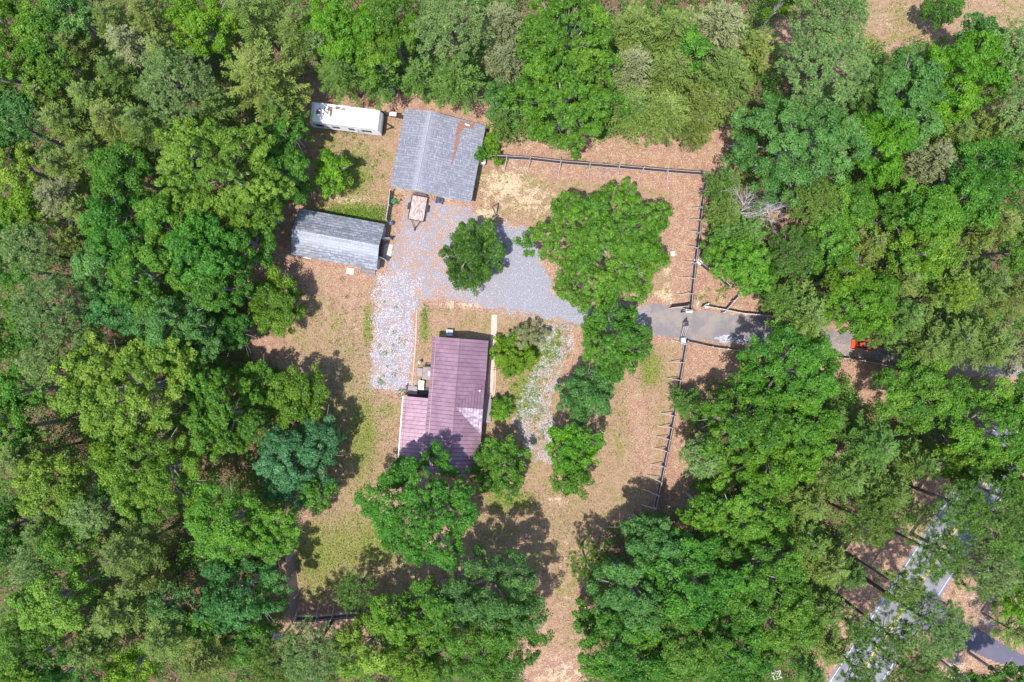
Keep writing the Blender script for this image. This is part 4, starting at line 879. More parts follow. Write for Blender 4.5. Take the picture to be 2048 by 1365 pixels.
grp('handrail', PW, lambda b: wire(b, wp([(598,240),(595,254),(610,270)]), 1.1), 'thin pale rail at the west end of the camper', 'railing', 0, 0)
# gates
def gate(px0, py0, px1, py1, h, label, pk=FW):
    a, c = Vector((*W(px0, py0), 0)), Vector((*W(px1, py1), 0)); L = (c-a).length; ang = math.atan2((c-a).y, (c-a).x)
    g = tag(empty('gate', a.x, a.y, ang), label, 'gate')
    one('leaf_boards', pk, lambda b: [b.box(.1+k*.14, 0, .1+h/2, .125, .025, h+.05*math.sin(k)) for k in range(int((L-.1)/.14))], g)
    one('frame', PW, lambda b: (b.box(L/2, .04, .35, L, .05, .09), b.box(L/2, .04, h-.15, L, .05, .09), b.bar((.1, .05, .35), (L-.1, .05, h-.15), .035, .035, 4)), g)
    one('post', BLACK, lambda b: b.box(0, 0, (h+.3)/2, .16, .16, h+.3), g)
    return g
gate(1372, 613, 1336, 617, 1.9, 'open gate leaf swung inwards on the north side of the lane')
x, y = W(1373, 624, 1.0)
gp = tag(empty('gate_post', x, y), 'cluster of white and dark gate posts with a pale block north of the lane', 'gate post')
one('post', BLACK, lambda b: b.box(-.45, 0, 1.0, .14, .14, 2.0), gp); one('post', TRIM, lambda b: b.box(-.2, .25, .9, .12, .12, 1.8), gp); one('rail', TRIM, lambda b: b.box(.1, -.05, 1.75, .75, .22, .2), gp); one('post', BLACK, lambda b: b.box(.42, .3, 1.0, .12, .12, 2.0), gp)
x, y = W(1362, 684)
gs = tag(empty('gate_post', x, y), 'tall gate post tripod with a grey box south of the lane', 'gate post')
one('post', PW, lambda b: b.bar((-.12, .3, 0), (-.12, 1.9, 2.1), .05), gs); one('post', PW, lambda b: b.bar((.1, .3, 0), (.12, 1.9, 2.1), .05), gs); one('post', PW, lambda b: b.bar((.3, .3, 0), (.34, 1.9, 2.1), .05), gs)
one('cross_piece', BLACK, lambda b: b.prism([(-.35, 1.85), (.4, 1.95), (.35, 2.6)], 2.05, 2.17), gs)
one('box', plain('box_grey', (.42, .42, .46), .6), lambda b: (b.box(0, .1, .55, .5, .75, 1.1), b.box(0, .1, 1.12, .56, .8, .05)), gs); one('panel', TRIM, lambda b: b.box(.2, -.1, 1.17, .16, .5, .04), gs)
# ------------------------------------------------------------------ trees
def dead_tree(px, py, ln, ang, h, label, spread=.5, up=.35, dens=1.0, px0=None):
    r = np.random.default_rng(int(px+py)); hc = h*.6; x, y = W(px, py, hc if px0 is None else 0)
    root = tag(empty('dead_tree', x, y), label, 'dead tree'); b = MB()
    def grow(p, d, L, rad, lev):
        q = p; n_ = 3
        for k in range(n_):
            d = (d + Vector(r.normal(0, .16, 3))).normalized(); q2 = q+d*L/n_; b.bar(q, q2, rad*(1-.25*k), rad*(1-.25*(k+1))+.004, 4, caps=False); q = q2
            if lev < 3 and r.uniform() < .95*dens:
                for _ in range(2 if lev < 2 else 1):
                    s = (d+Vector(r.normal(0, spread, 3))).normalized(); grow(q, s, L*r.uniform(.4, .7), rad*.5, lev+1)
    lean = Vector((math.cos(ang), math.sin(ang), up)).normalized()
    one_ = MB(); one_.bar((0, 0, -.1), (0, 0, h*.45), .14, .09, 7); one_.build('trunk', DEAD, root)
    for k in range(5):
        d = (lean + Vector(r.normal(0, .38, 3))).normalized(); grow(Vector((0, 0, h*.4)), d, ln*r.uniform(.7, 1.1), .07, 0)
    b.build('branches', DEAD, root); return root
G1, G2, G3, G4 = 'trees of the woods to the west', 'trees of the woods to the north', 'trees of the woods to the east', 'trees along the southern edge'
T = [
# --- yard trees
(1206,487,148,136,'b','mg',11,'biggest yard tree, wide bright oak with pale twigs between driveway and east fence',None,dict(gap=.04,leaf=.2)),
(945,508,70,78,'b','dg',6.5,'dense dark green round tree standing alone in the gravel turning area',None,dict(gap=0)),
(1231,680,74,84,'b','em',8.5,'dense rich green oval tree overhanging the lane start south of the biggest yard tree',None,dict(gap=.02,leaf=.22,clump=.5)),
(548,606,60,66,'b','mg',7,'rounded bright green tree at the lawn edge below the shed',None,dict(gap=.05)),
(664,346,38,44,'b','lg',6,'small bright green tree at the left edge of the camper lawn',None,{}),
(1000,938,62,64,'b','em',6.5,'round mid green tree touching the south east corner of the house roof',None,dict(gap=.05,leaf=.2)),
(1149,898,62,50,'b','lg',7,'bright green tree at the lower end of the white gravel strip',None,dict(gap=.1)),
(1143,955,42,36,'b','mg',6,'olive green lower tree below the white gravel strip',None,dict(leaf=.2)),
(1170,790,56,58,'b','bg',6.5,'bushy dull green tree right of the white gravel strip',None,dict(gap=.15,leaf=.2)),
(1025,712,46,44,'s','lg',3.2,'light green rounded shrub beside the brick path east of the house',None,dict(leaf=.16,clump=.4)),
(1056,670,38,30,'s','gy',3.0,'half bare greyish shrub at the top of the white gravel',None,dict(leaf=.12,clump=.4,dens=.6,gap=.6)),
(1004,818,22,28,'s','mg',2.0,'small round green bush right of the east deck',None,dict(leaf=.15,clump=.35,gap=0,dens=1.4)),
(840,1018,118,124,'b','em',13,'large vivid green tree overhanging the bottom left of the house roof',None,dict(gap=0,dens=1.3)),
(1372,806,30,34,'v','og',5,'small feathery pine growing on the east fence line',None,{}),
(982,288,20,28,'s','lg',2.5,'yellow green vine thicket beside the garage north east corner',None,dict(leaf=.15,clump=.35,gap=.4)),
(960,308,12,14,'s','lg',3.2,'ball of bright vine on the garage eave at the fence end',None,dict(leaf=.14,clump=.3)),
(997,322,12,8,'s','lg',2.2,'tiny vine clump hanging over the fence right of the garage',None,dict(leaf=.13,clump=.25)),
(1152,307,9,13,'s','em',1.0,'tiny green sapling alone in the litter north of the fence',None,dict(leaf=.14,clump=.25)),
(1882,18,44,32,'b','dg',6,'lone dark tree in the upper right clearing at the top edge',None,{}),
# --- big outline trees, west
(432,335,135,100,'b','yg',15,'huge yellow green oak in the woods left of the camper lawn',G1,dict(gap=.2,shape=(1,1,.95,.9,1.1,1.05,.9,1,1.1,1.1,1,1))),
(250,778,138,112,'b','yg',16,'huge pale yellow green oak at middle height of the western woods',G1,dict(gap=.1,clump=.55,leaf=.22)),
(445,832,82,80,'b','mg',13,'broad fresh green tree right of the huge pale yellow green oak',G1,dict(gap=.05,clump=.4,leaf=.2)),
(594,796,62,60,'b','mg',8,'round mid green tree bulging into the lawn left of the porch roof',G1,dict(gap=.1)),
(588,925,88,76,'b','bt',9,'blue green tree at the lawn edge left of the porch',G1,dict(gap=.15)),
(648,862,34,30,'b','bt',8,'dark bluish small tree tucked above the blue green tree at the lawn edge',G1,{}),
(310,945,100,88,'b','mg',15,'large yellowish green tree below the huge pale yellow green oak',G1,{}),
(470,1040,82,72,'b','mg',14,'loose green tree left of the lower lawn, above the fallen grey trunk',G1,dict(gap=.35)),
(548,1056,60,54,'b','mg',12,'thin light green tree hanging over the top of the brown board fence',G1,dict(gap=.5,dens=.8)),
(640,990,38,30,'b','em',9,'small dark crowned tree poking into the lawn below the blue green tree',G1,dict(gap=.5,dens=.7)),
(122,968,68,62,'b','yg',14,'pale yellow green rounded tree near the left edge below the middle',G1,dict(clump=.5,leaf=.2)),
(118,1195,70,66,'b','yg',14,'yellow green tree near the bottom left corner of the woods',G1,{}),
(482,1185,82,76,'b','bg',12,'dark green tree just left of the brown board fence',G1,{}),
(345,1205,52,44,'b','bg',10,'bluish dark tree left of the dark green tree at the brown fence',G1,{}),
(150,1085,46,44,'b','mg',13,'mid green tree between the two yellow green trees of the lower left woods',G1,{}),
(30,1050,50,60,'b','dg',12,'dark tree on the left edge below the pale yellow green rounded tree',G1,{}),
(18,860,50,70,'b','em',13,'dark green tree cut by the left edge level with the porch roof',G1,{}),
(42,782,52,46,'b','em',13,'green tree on the left edge beside the huge pale yellow green oak',G1,{}),
(28,660,62,62,'b','mg',15,'olive green broadleaf tree cut by the left edge at mid height',G1,dict(leaf=.2)),
(250,900,46,30,'b','lg',13,'bright small crown directly below the huge pale yellow green oak',G1,{}),
(265,1335,46,40,'b','lg',9,'bright green low tree at the bottom edge of the western woods',G1,{}),
(60,1270,66,54,'b','em',13,'green tree at the left edge above the bottom left corner',G1,{}),
(30,1345,70,40,'b','mg',13,'mid green tree filling the bottom left corner',G1,{}),
(140,1340,66,44,'b','dg',12,'dark tree on the bottom edge right of the corner tree',G1,{}),
(420,1255,40,30,'b','em',9,'small green tree between two pines low in the western woods',G1,{}),
# emerald cluster left of shed
(250,465,76,70,'b','em',14,'emerald tree at the upper left of the emerald grove west of the shed',G1,{}),
(345,440,62,50,'b','mg',14,'grass green tree at the top of the emerald grove under the huge oak',G1,{}),
(412,505,76,66,'b','em',15,'central emerald tree of the grove west of the shed',G1,{}),
(300,560,74,64,'b','em',15,'emerald tree left of centre in the grove west of the shed',G1,{}),
(212,540,48,52,'b','bg',13,'bluish green tree on the left side of the emerald grove',G1,{}),
(440,575,58,48,'b','em',12,'deep emerald tree below the centre of the grove',G1,{}),
(250,625,58,46,'b','bg',13,'bluish green tree at the lower left of the emerald grove',G1,{}),
(350,640,66,52,'b','bg',14,'bluish green tree along the bottom of the emerald grove',G1,{}),
(415,675,42,42,'b','bg',11,'blue green tree at the lowest tip of the emerald grove',G1,{}),
(500,485,52,56,'b','em',11,'emerald tree at the right end of the grove next to the shed',G1,{}),
(512,420,56,46,'b','mg',12,'light green tree between the huge oak and the upper shed corner',G1,{}),
(466,660,38,40,'b','dg',8,'dark olive small tree at the lower right of the emerald grove',G1,dict(leaf=.18)),
(570,350,52,62,'b','em',10,'mid green tree just right of the huge yellow green oak',G1,{}),
(575,262,42,40,'b','dg',9,'dark green tree left of the thin rail by the camper',G1,{}),
(250,350,56,54,'b','em',13,'emerald tree left of the huge yellow green oak',G1,{}),
(345,700,56,36,'b','yg',13,'yellowish tree between emerald grove and pale huge oak',G1,{}),
(520,765,40,40,'b','em',7,'low emerald tree above the broad fresh green tree',G1,{}),
(400,760,46,40,'b','em',11,'green tree peeping out above the broad fresh green tree',G1,{}),
(62,425,42,46,'b','lg',13,'bright green tree near the left edge level with the shed',G1,{}),
(10,460,40,60,'b','em',13,'green tree cut by the left edge left of the bright one',G1,{}),
(38,335,56,46,'b','yg',14,'yellow tipped tree on the left edge level with the garage',G1,{}),
(35,540,40,40,'b','em',13,'green tree on the left edge beside the round pale pine',G1,{}),
# top left
(32,60,70,74,'b','mg',15,'yellow tipped green tree in the top left corner',G1,{}),
(112,85,56,60,'b','mg',14,'yellow tipped green tree second from the top left corner',G1,{}),
(40,165,64,56,'b','mg',15,'yellow tipped green tree on the left edge below the corner tree',G1,{}),
(122,165,42,40,'b','mg',14,'small yellow tipped tree bordering the olive pines at upper left',G1,{}),
(158,42,44,44,'b','bg',14,'pale bluish green tree at the top edge near the left corner',G1,{}),
(406,58,60,62,'b','lg',13,'vivid lime green tree among olive pines at the upper left',G1,{}),
(36,252,62,62,'b','bg',14,'blue green tree on the left edge above the yellow tipped tree',G1,{}),
# olive pines upper left
(232,48,52,52,'v','ol',15,'yellowish feathery pine at the top edge left of the lime green tree',G1,{}),
(302,38,52,52,'v','ol',15,'olive feathery pine at the top edge just left of the lime green tree',G1,{}),
(262,92,50,46,'v','gy',15,'greyish feathery pine diagonally below the top edge pines at upper left',G1,{}),
(332,105,40,40,'v','ol',14,'olive pine directly left of the lime green tree',G1,{}),
(162,100,44,40,'v','ol',14,'olive pine right of the yellow tipped corner trees',G1,{}),
(236,148,44,42,'v','og',14,'green pine left of the large pale puffy pine',G1,{}),
(362,178,74,66,'l','pg',16,'large pale puffy pine above the huge yellow green oak',G1,{}),
(185,198,50,48,'v','ol',14,'olive pine third row down at upper left',G1,{}),
(228,244,52,52,'v','ol',15,'olive pine straight above the emerald tree left of the huge oak',G1,{}),
(292,252,52,52,'v','ol',15,'olive pine at the upper left shoulder of the huge yellow green oak',G1,{}),
(132,244,50,48,'v','ol',14,'olive pine right of the blue green tree at the left edge',G1,{}),
(104,200,40,36,'v','ol',14,'small olive pine below the yellow tipped small tree',G1,{}),
(180,310,44,42,'v','ol',13,'olive pine in the second column, level with the shed roof top',G1,{}),
(128,332,44,40,'v','ol',13,'olive pine right of the yellow tipped tree on the left edge',G1,{}),
(520,150,96,82,'v','ol',15,'very large feathery olive pine left of the camper and above it',G1,{}),
(600,60,54,56,'v','ol',14,'olive pine at the top edge above the camper',G1,{}),
(495,22,54,46,'v','ol',14,'olive pine at the top edge right of the lime green tree',G1,{}),
(430,215,44,36,'v','ol',13,'olive pine between the pale puffy pine and the very large pine',G1,{}),
(560,215,44,44,'v','og',12,'green pine left of the upper left camper corner',G1,{}),
(118,398,52,48,'v','gy',14,'greyish pine left of the emerald grove',G1,{}),
(168,425,42,40,'v','ol',13,'olive pine touching the upper left of the emerald grove',G1,{}),
(75,505,54,50,'l','pg',14,'round pale pine near the left edge level with the tree in the turning area',G1,{}),
(150,480,36,34,'v','ol',12,'olive pine left of the emerald grove beside the round pale pine',G1,{}),
(112,625,74,74,'l','pg',15,'large grey green puffy pine near the left edge level with the lane',G1,{}),
(112,722,48,42,'l','pg',14,'pale puffy pine below the large grey green puffy pine',G1,{}),
(200,690,34,34,'l','pg',12,'small pale pine between puffy pine and bluish green trees',G1,{}),
(50,912,60,58,'v','ol',14,'light olive pine on the left edge level with the blue green lawn tree',G1,{}),
(190,1015,44,46,'l','pg',13,'small pale puffy pine in the middle of the lower left woods',G1,{}),
(252,1105,70,60,'v','ol',15,'light olive fine textured pine left of the fallen grey trunk',G1,{}),
(92,1060,42,42,'v','og',13,'green pine below the pale yellow green rounded tree',G1,{}),
(92,1120,42,36,'l','pg',13,'grey green puffy pine near the left edge in the lower woods',G1,{}),
(230,1232,56,48,'v','ol',13,'olive pine right of the yellow green tree in the lower left woods',G1,{}),
(330,1275,60,52,'v','ol',13,'olive pine above the bottom edge, left one of a pair',G1,{}),
(405,1325,66,56,'v','ol',13,'olive pine on the bottom edge, right one of a pair',G1,{}),
(270,1165,38,34,'v','ol',12,'small olive pine below the light olive fine textured pine',G1,{}),
(180,1300,44,40,'v','ol',12,'olive pine above the bottom edge near the bottom left corner',G1,{}),
# --- north
(690,62,72,70,'b','lg',14,'bright green tree at the top edge above the camper roof',G2,{}),
(780,62,60,62,'b','mg',14,'green tree at the top edge left of the pale puffy northern pine',G2,{}),
(762,132,44,40,'b','mg',12,'small green tree above the right end of the camper',G2,{}),
(905,62,74,70,'l','pg',16,'large pale puffy pine at the top edge north of the garage',G2,{}),
(686,138,70,54,'v','og',12,'green feathery pine just above the camper',G2,{}),
(650,80,34,36,'l','pg',12,'pale pine left of the bright green tree above the camper',G2,{}),
(755,158,44,36,'v','og',10,'green pine above the right end of the camper',G2,{}),
(838,155,46,42,'v','og',11,'feathery pine above the left half of the garage',G2,{}),
(912,155,66,54,'v','og',12,'big feathery pine directly above the garage',G2,{}),
(1005,50,52,56,'v','gy',13,'half bare greyish pine at the top edge left of the giant green oak',G2,{}),
(1010,120,44,42,'v','gy',12,'greyish thin pine left of the giant green oak',G2,{}),
(1008,205,36,50,'b','bg',8,'pale green slim tree at the lower left of the giant green oak',G2,{}),
(1004,240,30,32,'v','og',8,'small pine above the garage right corner',G2,{}),
(1130,75,98,88,'b','mg',16,'upper half crown of the giant green oak stand at the top edge',G2,dict(clump=.5,leaf=.22)),
(1130,195,112,102,'b','mg',15,'lower giant green oak of the stand north of the fence',G2,dict(clump=.5,leaf=.22,gap=.1)),
(1062,232,44,40,'v','og',8,'green pine at the lower left foot of the giant green oak',G2,{}),
(1270,55,54,54,'v','ol',13,'olive pine at the top edge right of the giant green oak',G2,{}),
(1345,62,54,54,'v','ol',13,'olive pine second right of the giant green oak at the top edge',G2,{}),
(1268,135,54,50,'v','gy',13,'pale olive pine beside the giant green oak, second row',G2,{}),
(1345,140,54,50,'v','ol',13,'olive pine in the second row north of the fence corner',G2,{}),
(1265,215,52,52,'v','ol',12,'olive pine at the clearing edge right of the giant green oak',G2,{}),
(1330,225,58,52,'v','ol',12,'olive pine at the clearing edge north of the east fence',G2,{}),
(1395,250,44,36,'v','ol',11,'olive pine at the clearing edge nearest the fence corner',G2,{}),
(1372,108,30,36,'b','em',12,'small emerald crown among the northern olive pines',G2,{}),
(1440,50,74,62,'v','gy',14,'pale greyish pine at the top edge left of the upper right clearing',G2,{}),
(1455,150,70,60,'v','ol',14,'large olive pine above the billowy blue green oak',G2,{}),
(1415,210,52,46,'v','ol',12,'olive pine left of the billowy blue green oak',G2,{}),
(1505,105,46,48,'v','ol',14,'olive pine left of the big grey green pine at top right',G2,{}),
(1555,14,30,24,'b','mg',10,'small green tree at the top edge above the bare patch',G2,{}),
(1648,48,86,60,'l','pg',17,'big grey green puffy pine left of the upper right clearing',G2,{}),
(1640,145,98,72,'l','pg',17,'big grey green puffy pine below the first beside the upper right clearing',G2,{}),
# --- north east
(1595,295,132,112,'b','bg',15,'huge billowy blue green oak right of the fence corner',G3,dict(clump=.75,gap=.05)),
(1762,292,56,84,'b','lg',13,'narrow bright green tree right of the huge billowy oak',G3,{}),
(1815,200,58,92,'b','bg',14,'tall blue green tree below the upper right clearing',G3,dict(leaf=.2)),
(1925,150,92,74,'b','lg',14,'wide lime green tree under the upper right clearing',G3,{}),
(1880,215,50,40,'b','lg',13,'lime green crown below the wide lime green tree',G3,{}),
(1946,70,38,32,'b','bg',11,'small bluish tree at the lower edge of the upper right clearing',G3,{}),
(2030,110,44,66,'l','pg',15,'pale pine on the right edge below the upper right clearing',G3,{}),
(2035,225,44,62,'l','pg',15,'pale pine on the right edge second from the top',G3,{}),
(1740,165,42,40,'v','og',13,'green pine between grey green pine and tall blue green tree',G3,{}),
(1862,320,56,50,'v','gy',13,'greyish needle pine right of the narrow bright green tree',G3,{}),
(1905,270,48,40,'v','ol',13,'olive pine below the lime green crowns at right',G3,{}),
(1980,255,54,46,'v','ol',13,'olive pine left of the right edge pale pine',G3,{}),
(1950,345,66,52,'b','em',14,'emerald tree near the right edge level with the garage door',G3,{}),
(2030,330,50,52,'b','em',14,'emerald tree on the right edge level with the picket fence',G3,{}),
(1845,425,74,60,'b','mg',14,'bright tree at the heart of the eastern woods, upper one',G3,{}),
(1925,410,62,54,'b','em',14,'emerald tree right of the bright tree in the eastern woods',G3,{}),
(1835,510,66,56,'b','mg',14,'bright green tree at the heart of the eastern woods, lower one',G3,{}),
(1770,440,46,48,'b','em',12,'emerald tree left of the bright eastern trees',G3,{}),
(1985,450,60,58,'v','ol',14,'olive brown pine near the right edge above the mid line',G3,{}),
(2032,500,36,60,'b','mg',13,'green tree on the right edge at the mid line',G3,{}),
(1690,415,56,46,'b','em',12,'emerald tree below the narrow bright green tree',G3,{}),
(1620,405,54,44,'l','og',12,'dark green pine right of the dead grey tree',G3,{}),
(1494,470,46,42,'v','og',9,'green pine just below the dead grey tree',G3,{}),
(1452,425,30,36,'v','og',9,'green pine between the east fence and the dead grey tree',G3,{}),
(1452,366,28,44,'v','og',10,'dark pine at the fence corner below the clearing edge',G3,{}),
(1498,532,68,58,'b','mg',9,'bright green bushy tree right of the east fence above the lane',G3,{}),
(1420,502,24,22,'b','em',6,'small emerald tree leaning over the east fence',G3,{}),
(1444,468,24,24,'v','og',8,'small pine touching the right side of the east fence',G3,{}),
(1582,505,46,52,'l','og',11,'dark green pine in the shade right of the bushy bright tree',G3,{}),
(1652,490,52,54,'b','em',12,'emerald tree below the emerald one under the narrow bright tree',G3,{}),
(1735,490,44,48,'v','ol',12,'olive pine left of the lower bright eastern tree',G3,{}),
(1560,600,38,36,'l','og',9,'bluish green pine above the lane where it enters the woods',G3,{}),
(1612,634,76,64,'v','ol',12,'large olive pine overhanging the lane right of the gate',G3,{}),
(1712,612,68,66,'b','lg',13,'lime green tree above the orange tractor to its left',G3,{}),
(1680,560,44,38,'b','lg',12,'small lime crown left of the lime green tree above the tractor',G3,{}),
(1800,560,52,44,'v','ol',13,'olive pine above right of the lime green tree',G3,{}),
(1802,635,58,48,'v','og',12,'green pine up and right of the orange tractor',G3,{}),
(1768,664,36,26,'v','ol',9,'small olive pine touching the right side of the orange tractor',G3,{}),
(1850,694,60,50,'v','ol',12,'olive pine right of the orange tractor over the lane',G3,{}),
(1900,575,54,50,'v','ol',13,'olive pine in the eastern woods below the bright green trees',G3,{}),
(1905,680,68,56,'v','ol',13,'large olive pine over the lane near the right edge',G3,{}),
(1968,565,56,54,'v','ol',14,'olive pine near the right edge left of the edge pine',G3,{}),
(2030,590,54,54,'v','ol',14,'olive pine on the right edge below the mid line tree',G3,{}),
(1978,690,64,52,'v','ol',13,'olive pine right of the large one over the lane',G3,{}),
(2040,705,48,44,'v','gy',13,'greyish olive pine on the right edge above the lane end',G3,{}),
(1895,590,30,30,'l','yg',13,'yellowish tufted small pine among the eastern olive pines',G3,{}),
# --- east middle, south of the lane
(1582,742,108,90,'b','em',12,'big deep green tree directly south of the lane',G3,dict(gap=.15)),
(1500,850,108,86,'b','mg',12,'big olive green tree right of the lower east fence',G3,dict(leaf=.22)),
(1600,850,70,60,'b','mg',12,'olive green tree at the right side of the big olive green tree',G3,{}),
(1552,930,84,52,'b','lg',12,'light yellowish green tree below the two big trees south of the lane',G3,{}),
(1400,912,44,38,'l','pg',9,'pale misty pine left of the yellowish green tree',G3,{}),
(1432,955,44,36,'v','og',8,'green pine right of the lower east fence end',G3,{}),
(1660,840,40,40,'v','og',9,'thin pine at the right edge of the two big trees south of the lane',G3,{}),
(1835,785,88,74,'b','em',12,'emerald tree right of the bare slope below the tractor',G3,{}),
(1980,850,92,92,'b','mg',14,'very large green tree at the right edge south of the lane',G3,{}),
(2040,800,50,60,'b','em',13,'green tree cut by the right edge south of the lane',G3,{}),
(1950,925,76,50,'b','mg',12,'yellowish green tree above the visible end of the road',G3,{}),
(2030,950,46,52,'b','mg',13,'green tree on the right edge beside the road top',G3,{}),
(1480,1030,106,76,'b','mg',12,'bright green tree above the great southern oak stand',G4,{}),
(1402,1012,30,26,'b','em',9,'small green tree at the south end of the east fence',G4,{}),
# southern oaks
(1390,1160,112,88,'b','em',14,'great oak at the middle of the southern stand, right of the lawn strip',G4,dict(clump=.65)),
(1265,1180,86,80,'b','bg',14,'great blue green oak at the left side of the southern stand',G4,dict(clump=.65)),
(1290,1065,50,40,'b','bg',11,'blue green crown at the top tip of the southern stand',G4,{}),
(1320,1095,66,52,'b','bg',12,'blue green crown second from the top of the southern stand',G4,{}),
(1510,1145,96,82,'b','em',14,'great oak at the right side of the southern stand',G4,dict(clump=.65)),
(1548,1240,84,78,'b','mg',14,'lighter green oak at the lower right of the southern stand',G4,dict(clump=.6)),
(1250,1295,88,84,'b','em',14,'oak at the lower left of the southern stand by the lawn strip',G4,dict(clump=.6)),
(1360,1290,88,80,'b','em',15,'oak at the bottom centre of the southern stand',G4,dict(clump=.6)),
(1462,1305,86,78,'b','em',14,'oak at the bottom right centre of the southern stand',G4,dict(clump=.6)),
(1305,1360,66,40,'b','em',13,'oak cut by the bottom edge under the southern stand',G4,{}),
(1172,1120,30,40,'l','og',8,'thin pine at the left tip of the southern stand beside the lawn strip',G4,dict(dens=.6)),
(1168,1235,24,30,'b','em',8,'small dark tree on the left flank of the southern stand',G4,{}),
# bottom middle
(985,1180,104,84,'b','bg',14,'large blue green oak below the vivid green tree by the house',G4,dict(clump=.65)),
(968,1290,112,82,'b','em',14,'large green oak at the bottom edge left of the lawn strip',G4,dict(clump=.6)),
(870,1215,60,62,'b','em',12,'green tree left of the large blue green oak at the bottom',G4,{}),
(792,1238,54,56,'b','mg',11,'mid green tree right of the lower lawn fence',G4,{}),
(735,1300,78,62,'b','yg',12,'yellowish green tree at the bottom edge below the lower lawn',G4,dict(leaf=.2)),
(850,1320,66,54,'b','mg',12,'green tree at the bottom edge between yellowish tree and green oak',G4,{}),
(625,1305,66,62,'l','pg',12,'pale green pine below the dark board fence',G4,{}),
(560,1320,50,50,'l','og',11,'green pine left of the pale one below the board fence',G4,{}),
(500,1290,46,40,'b','dg',9,'dark low tree left of the pines below the board fence',G4,{}),
(712,1185,36,44,'l','og',7,'small thin dark pine inside the lower lawn at its right corner',G4,dict(dens=.5)),
# road pines and south east
(1748,892,64,58,'v','og',12,'green feathery pine below the bare slope',G3,{}),
(1690,955,58,52,'v','og',12,'green pine right of the light yellowish green tree',G3,{}),
(1775,985,62,54,'v','og',12,'green pine left of the road top',G3,{}),
(1620,1010,44,40,'v','ol',10,'olive pine at the upper right of the bright tree over the oak stand',G3,{}),
(1725,1040,52,46,'l','og',12,'tufted pine left of the road, near its middle',G3,{}),
(1620,1085,40,44,'v','og',10,'green pine hugging the right flank of the oak stand',G3,{}),
(1655,1130,46,52,'v','ol',11,'olive pine between the oak stand and the shaded red ground',G3,{}),
(1700,1150,38,34,'v','og',10,'green pine on the red ground left of the road',G3,{}),
(1650,1215,50,48,'v','og',11,'green pine next to the white cage',G3,{}),
(1655,1290,44,46,'v','ol',11,'olive pine low between the oak stand and the road',G3,{}),
(1620,1345,40,36,'v','og',10,'green pine on the bottom edge right of the oak stand',G3,{}),
(1840,930,44,40,'v','og',12,'green pine above the left edge line of the road',G3,{}),
(1895,1000,44,44,'l','og',16,'tall see through pine over the upper end of the road',G3,dict(dens=1.1)),
(1975,1030,84,70,'l','og',17,'wide see through pine over the right lane of the upper road',G3,dict(dens=1.1)),
(2030,1000,44,44,'b','mg',13,'green tree at the right edge beside the see through pine',G3,{}),
(1850,1095,58,54,'l','og',16,'open crowned pine above the middle of the road',G3,dict(dens=.85)),
(1950,1130,66,50,'l','pg',16,'light tufted pine along the right side of the road',G3,dict(dens=.9)),
(1785,1165,44,40,'l','og',15,'open crowned pine above the left edge line at mid road',G3,dict(dens=.8)),
(1845,1235,62,62,'l','pg',17,'broad tufted pine where the side drive meets the road',G3,dict(dens=.95)),
(1765,1260,48,42,'l','og',14,'see through pine over the lower road centre',G3,dict(dens=.85)),
(1800,1330,66,50,'l','og',15,'tufted pine over the lower road at the bottom edge',G3,dict(dens=.75)),
(1700,1325,44,40,'l','og',13,'thin pine left of the lower road at the bottom edge',G3,dict(dens=.6)),
(1700,1245,36,34,'l','og',12,'small thin pine beside the left edge line of the lower road',G3,dict(dens=.7)),
(2025,1090,44,56,'b','dg',12,'dark green tree on the right edge above the side drive',G3,{}),
(1992,1160,34,34,'b','em',9,'small emerald tree at the top right of the litter patch',G3,{}),
(2032,1190,46,50,'b','lg',12,'bright green tree on the right edge above the side drive bend',G3,{}),
(2040,1270,34,40,'v','ol',9,'thin pale pine hanging over the far end of the side drive',G3,dict(dens=.7)),
(2010,1355,44,30,'b','em',9,'green tree in the bottom right corner',G3,{}),
(1935,1362,36,20,'b','dg',8,'dark tree at the bottom edge below the side drive',G3,{}),
(1905,1282,34,22,'s','gy',2.5,'brownish thin shrub under the side drive edge',G3,dict(leaf=.12,gap=.6,dens=.5)),
]
for (x_, y_, rx_, ry_, kd, pl, hh, lab, gp_, kw) in T: tree(x_, y_, rx_, ry_, kd, pl, hh, lab, gp_, **kw)
dead_tree(1470, 432, 4.2, .35, 9, 'leafless dead tree with silver branches right of the east fence', .45)
dead_tree(1700, 528, 2.4, .3, 12, 'small silver dead top between the emerald trees of the eastern woods', .4)
dead_tree(395, 1120, 3.5, .9, 8, 'pale dead tree broken beside the fallen trunks in the lower left woods', .5, .4, .7)
dead_tree(1915, 1335, 2.0, 1.4, 3, 'grey leafless bush beside the side drive at the bottom edge', .6, .8)
dead_tree(555, 1285, 2.0, 2.4, 7, 'thin dead branches left of the pines under the board fence', .5, .4, .6)
dead_tree(1955, 905, 3.0, .5, 11, 'grey dead branches among the green crowns above the road', .5, .5)
def log(p0, p1, rad, label, mat=BARK):
    a, c = W(*p0), W(*p1)
    grp('fallen_trunk', mat, lambda b: (b.bar((0, 0, rad), (c[0]-a[0], c[1]-a[1], rad*.7), rad, rad*.5, 8), b.bar(((c[0]-a[0])*.6, (c[1]-a[1])*.6, rad), ((c[0]-a[0])*.7, (c[1]-a[1])*.7+.8, rad+.6), rad*.3, .02, 5)), label, 'log', a[0], a[1])
log((470,1095), (395,1150), .16, 'greyest fallen trunk, uppermost of the trunks left of the brown fence', GBARK)
log((375,1140), (310,1180), .14, 'dark fallen trunk left of the grey one in the lower left woods')
log((355,1105), (285,1150), .13, 'dark fallen trunk above the other dark one in the lower left woods')
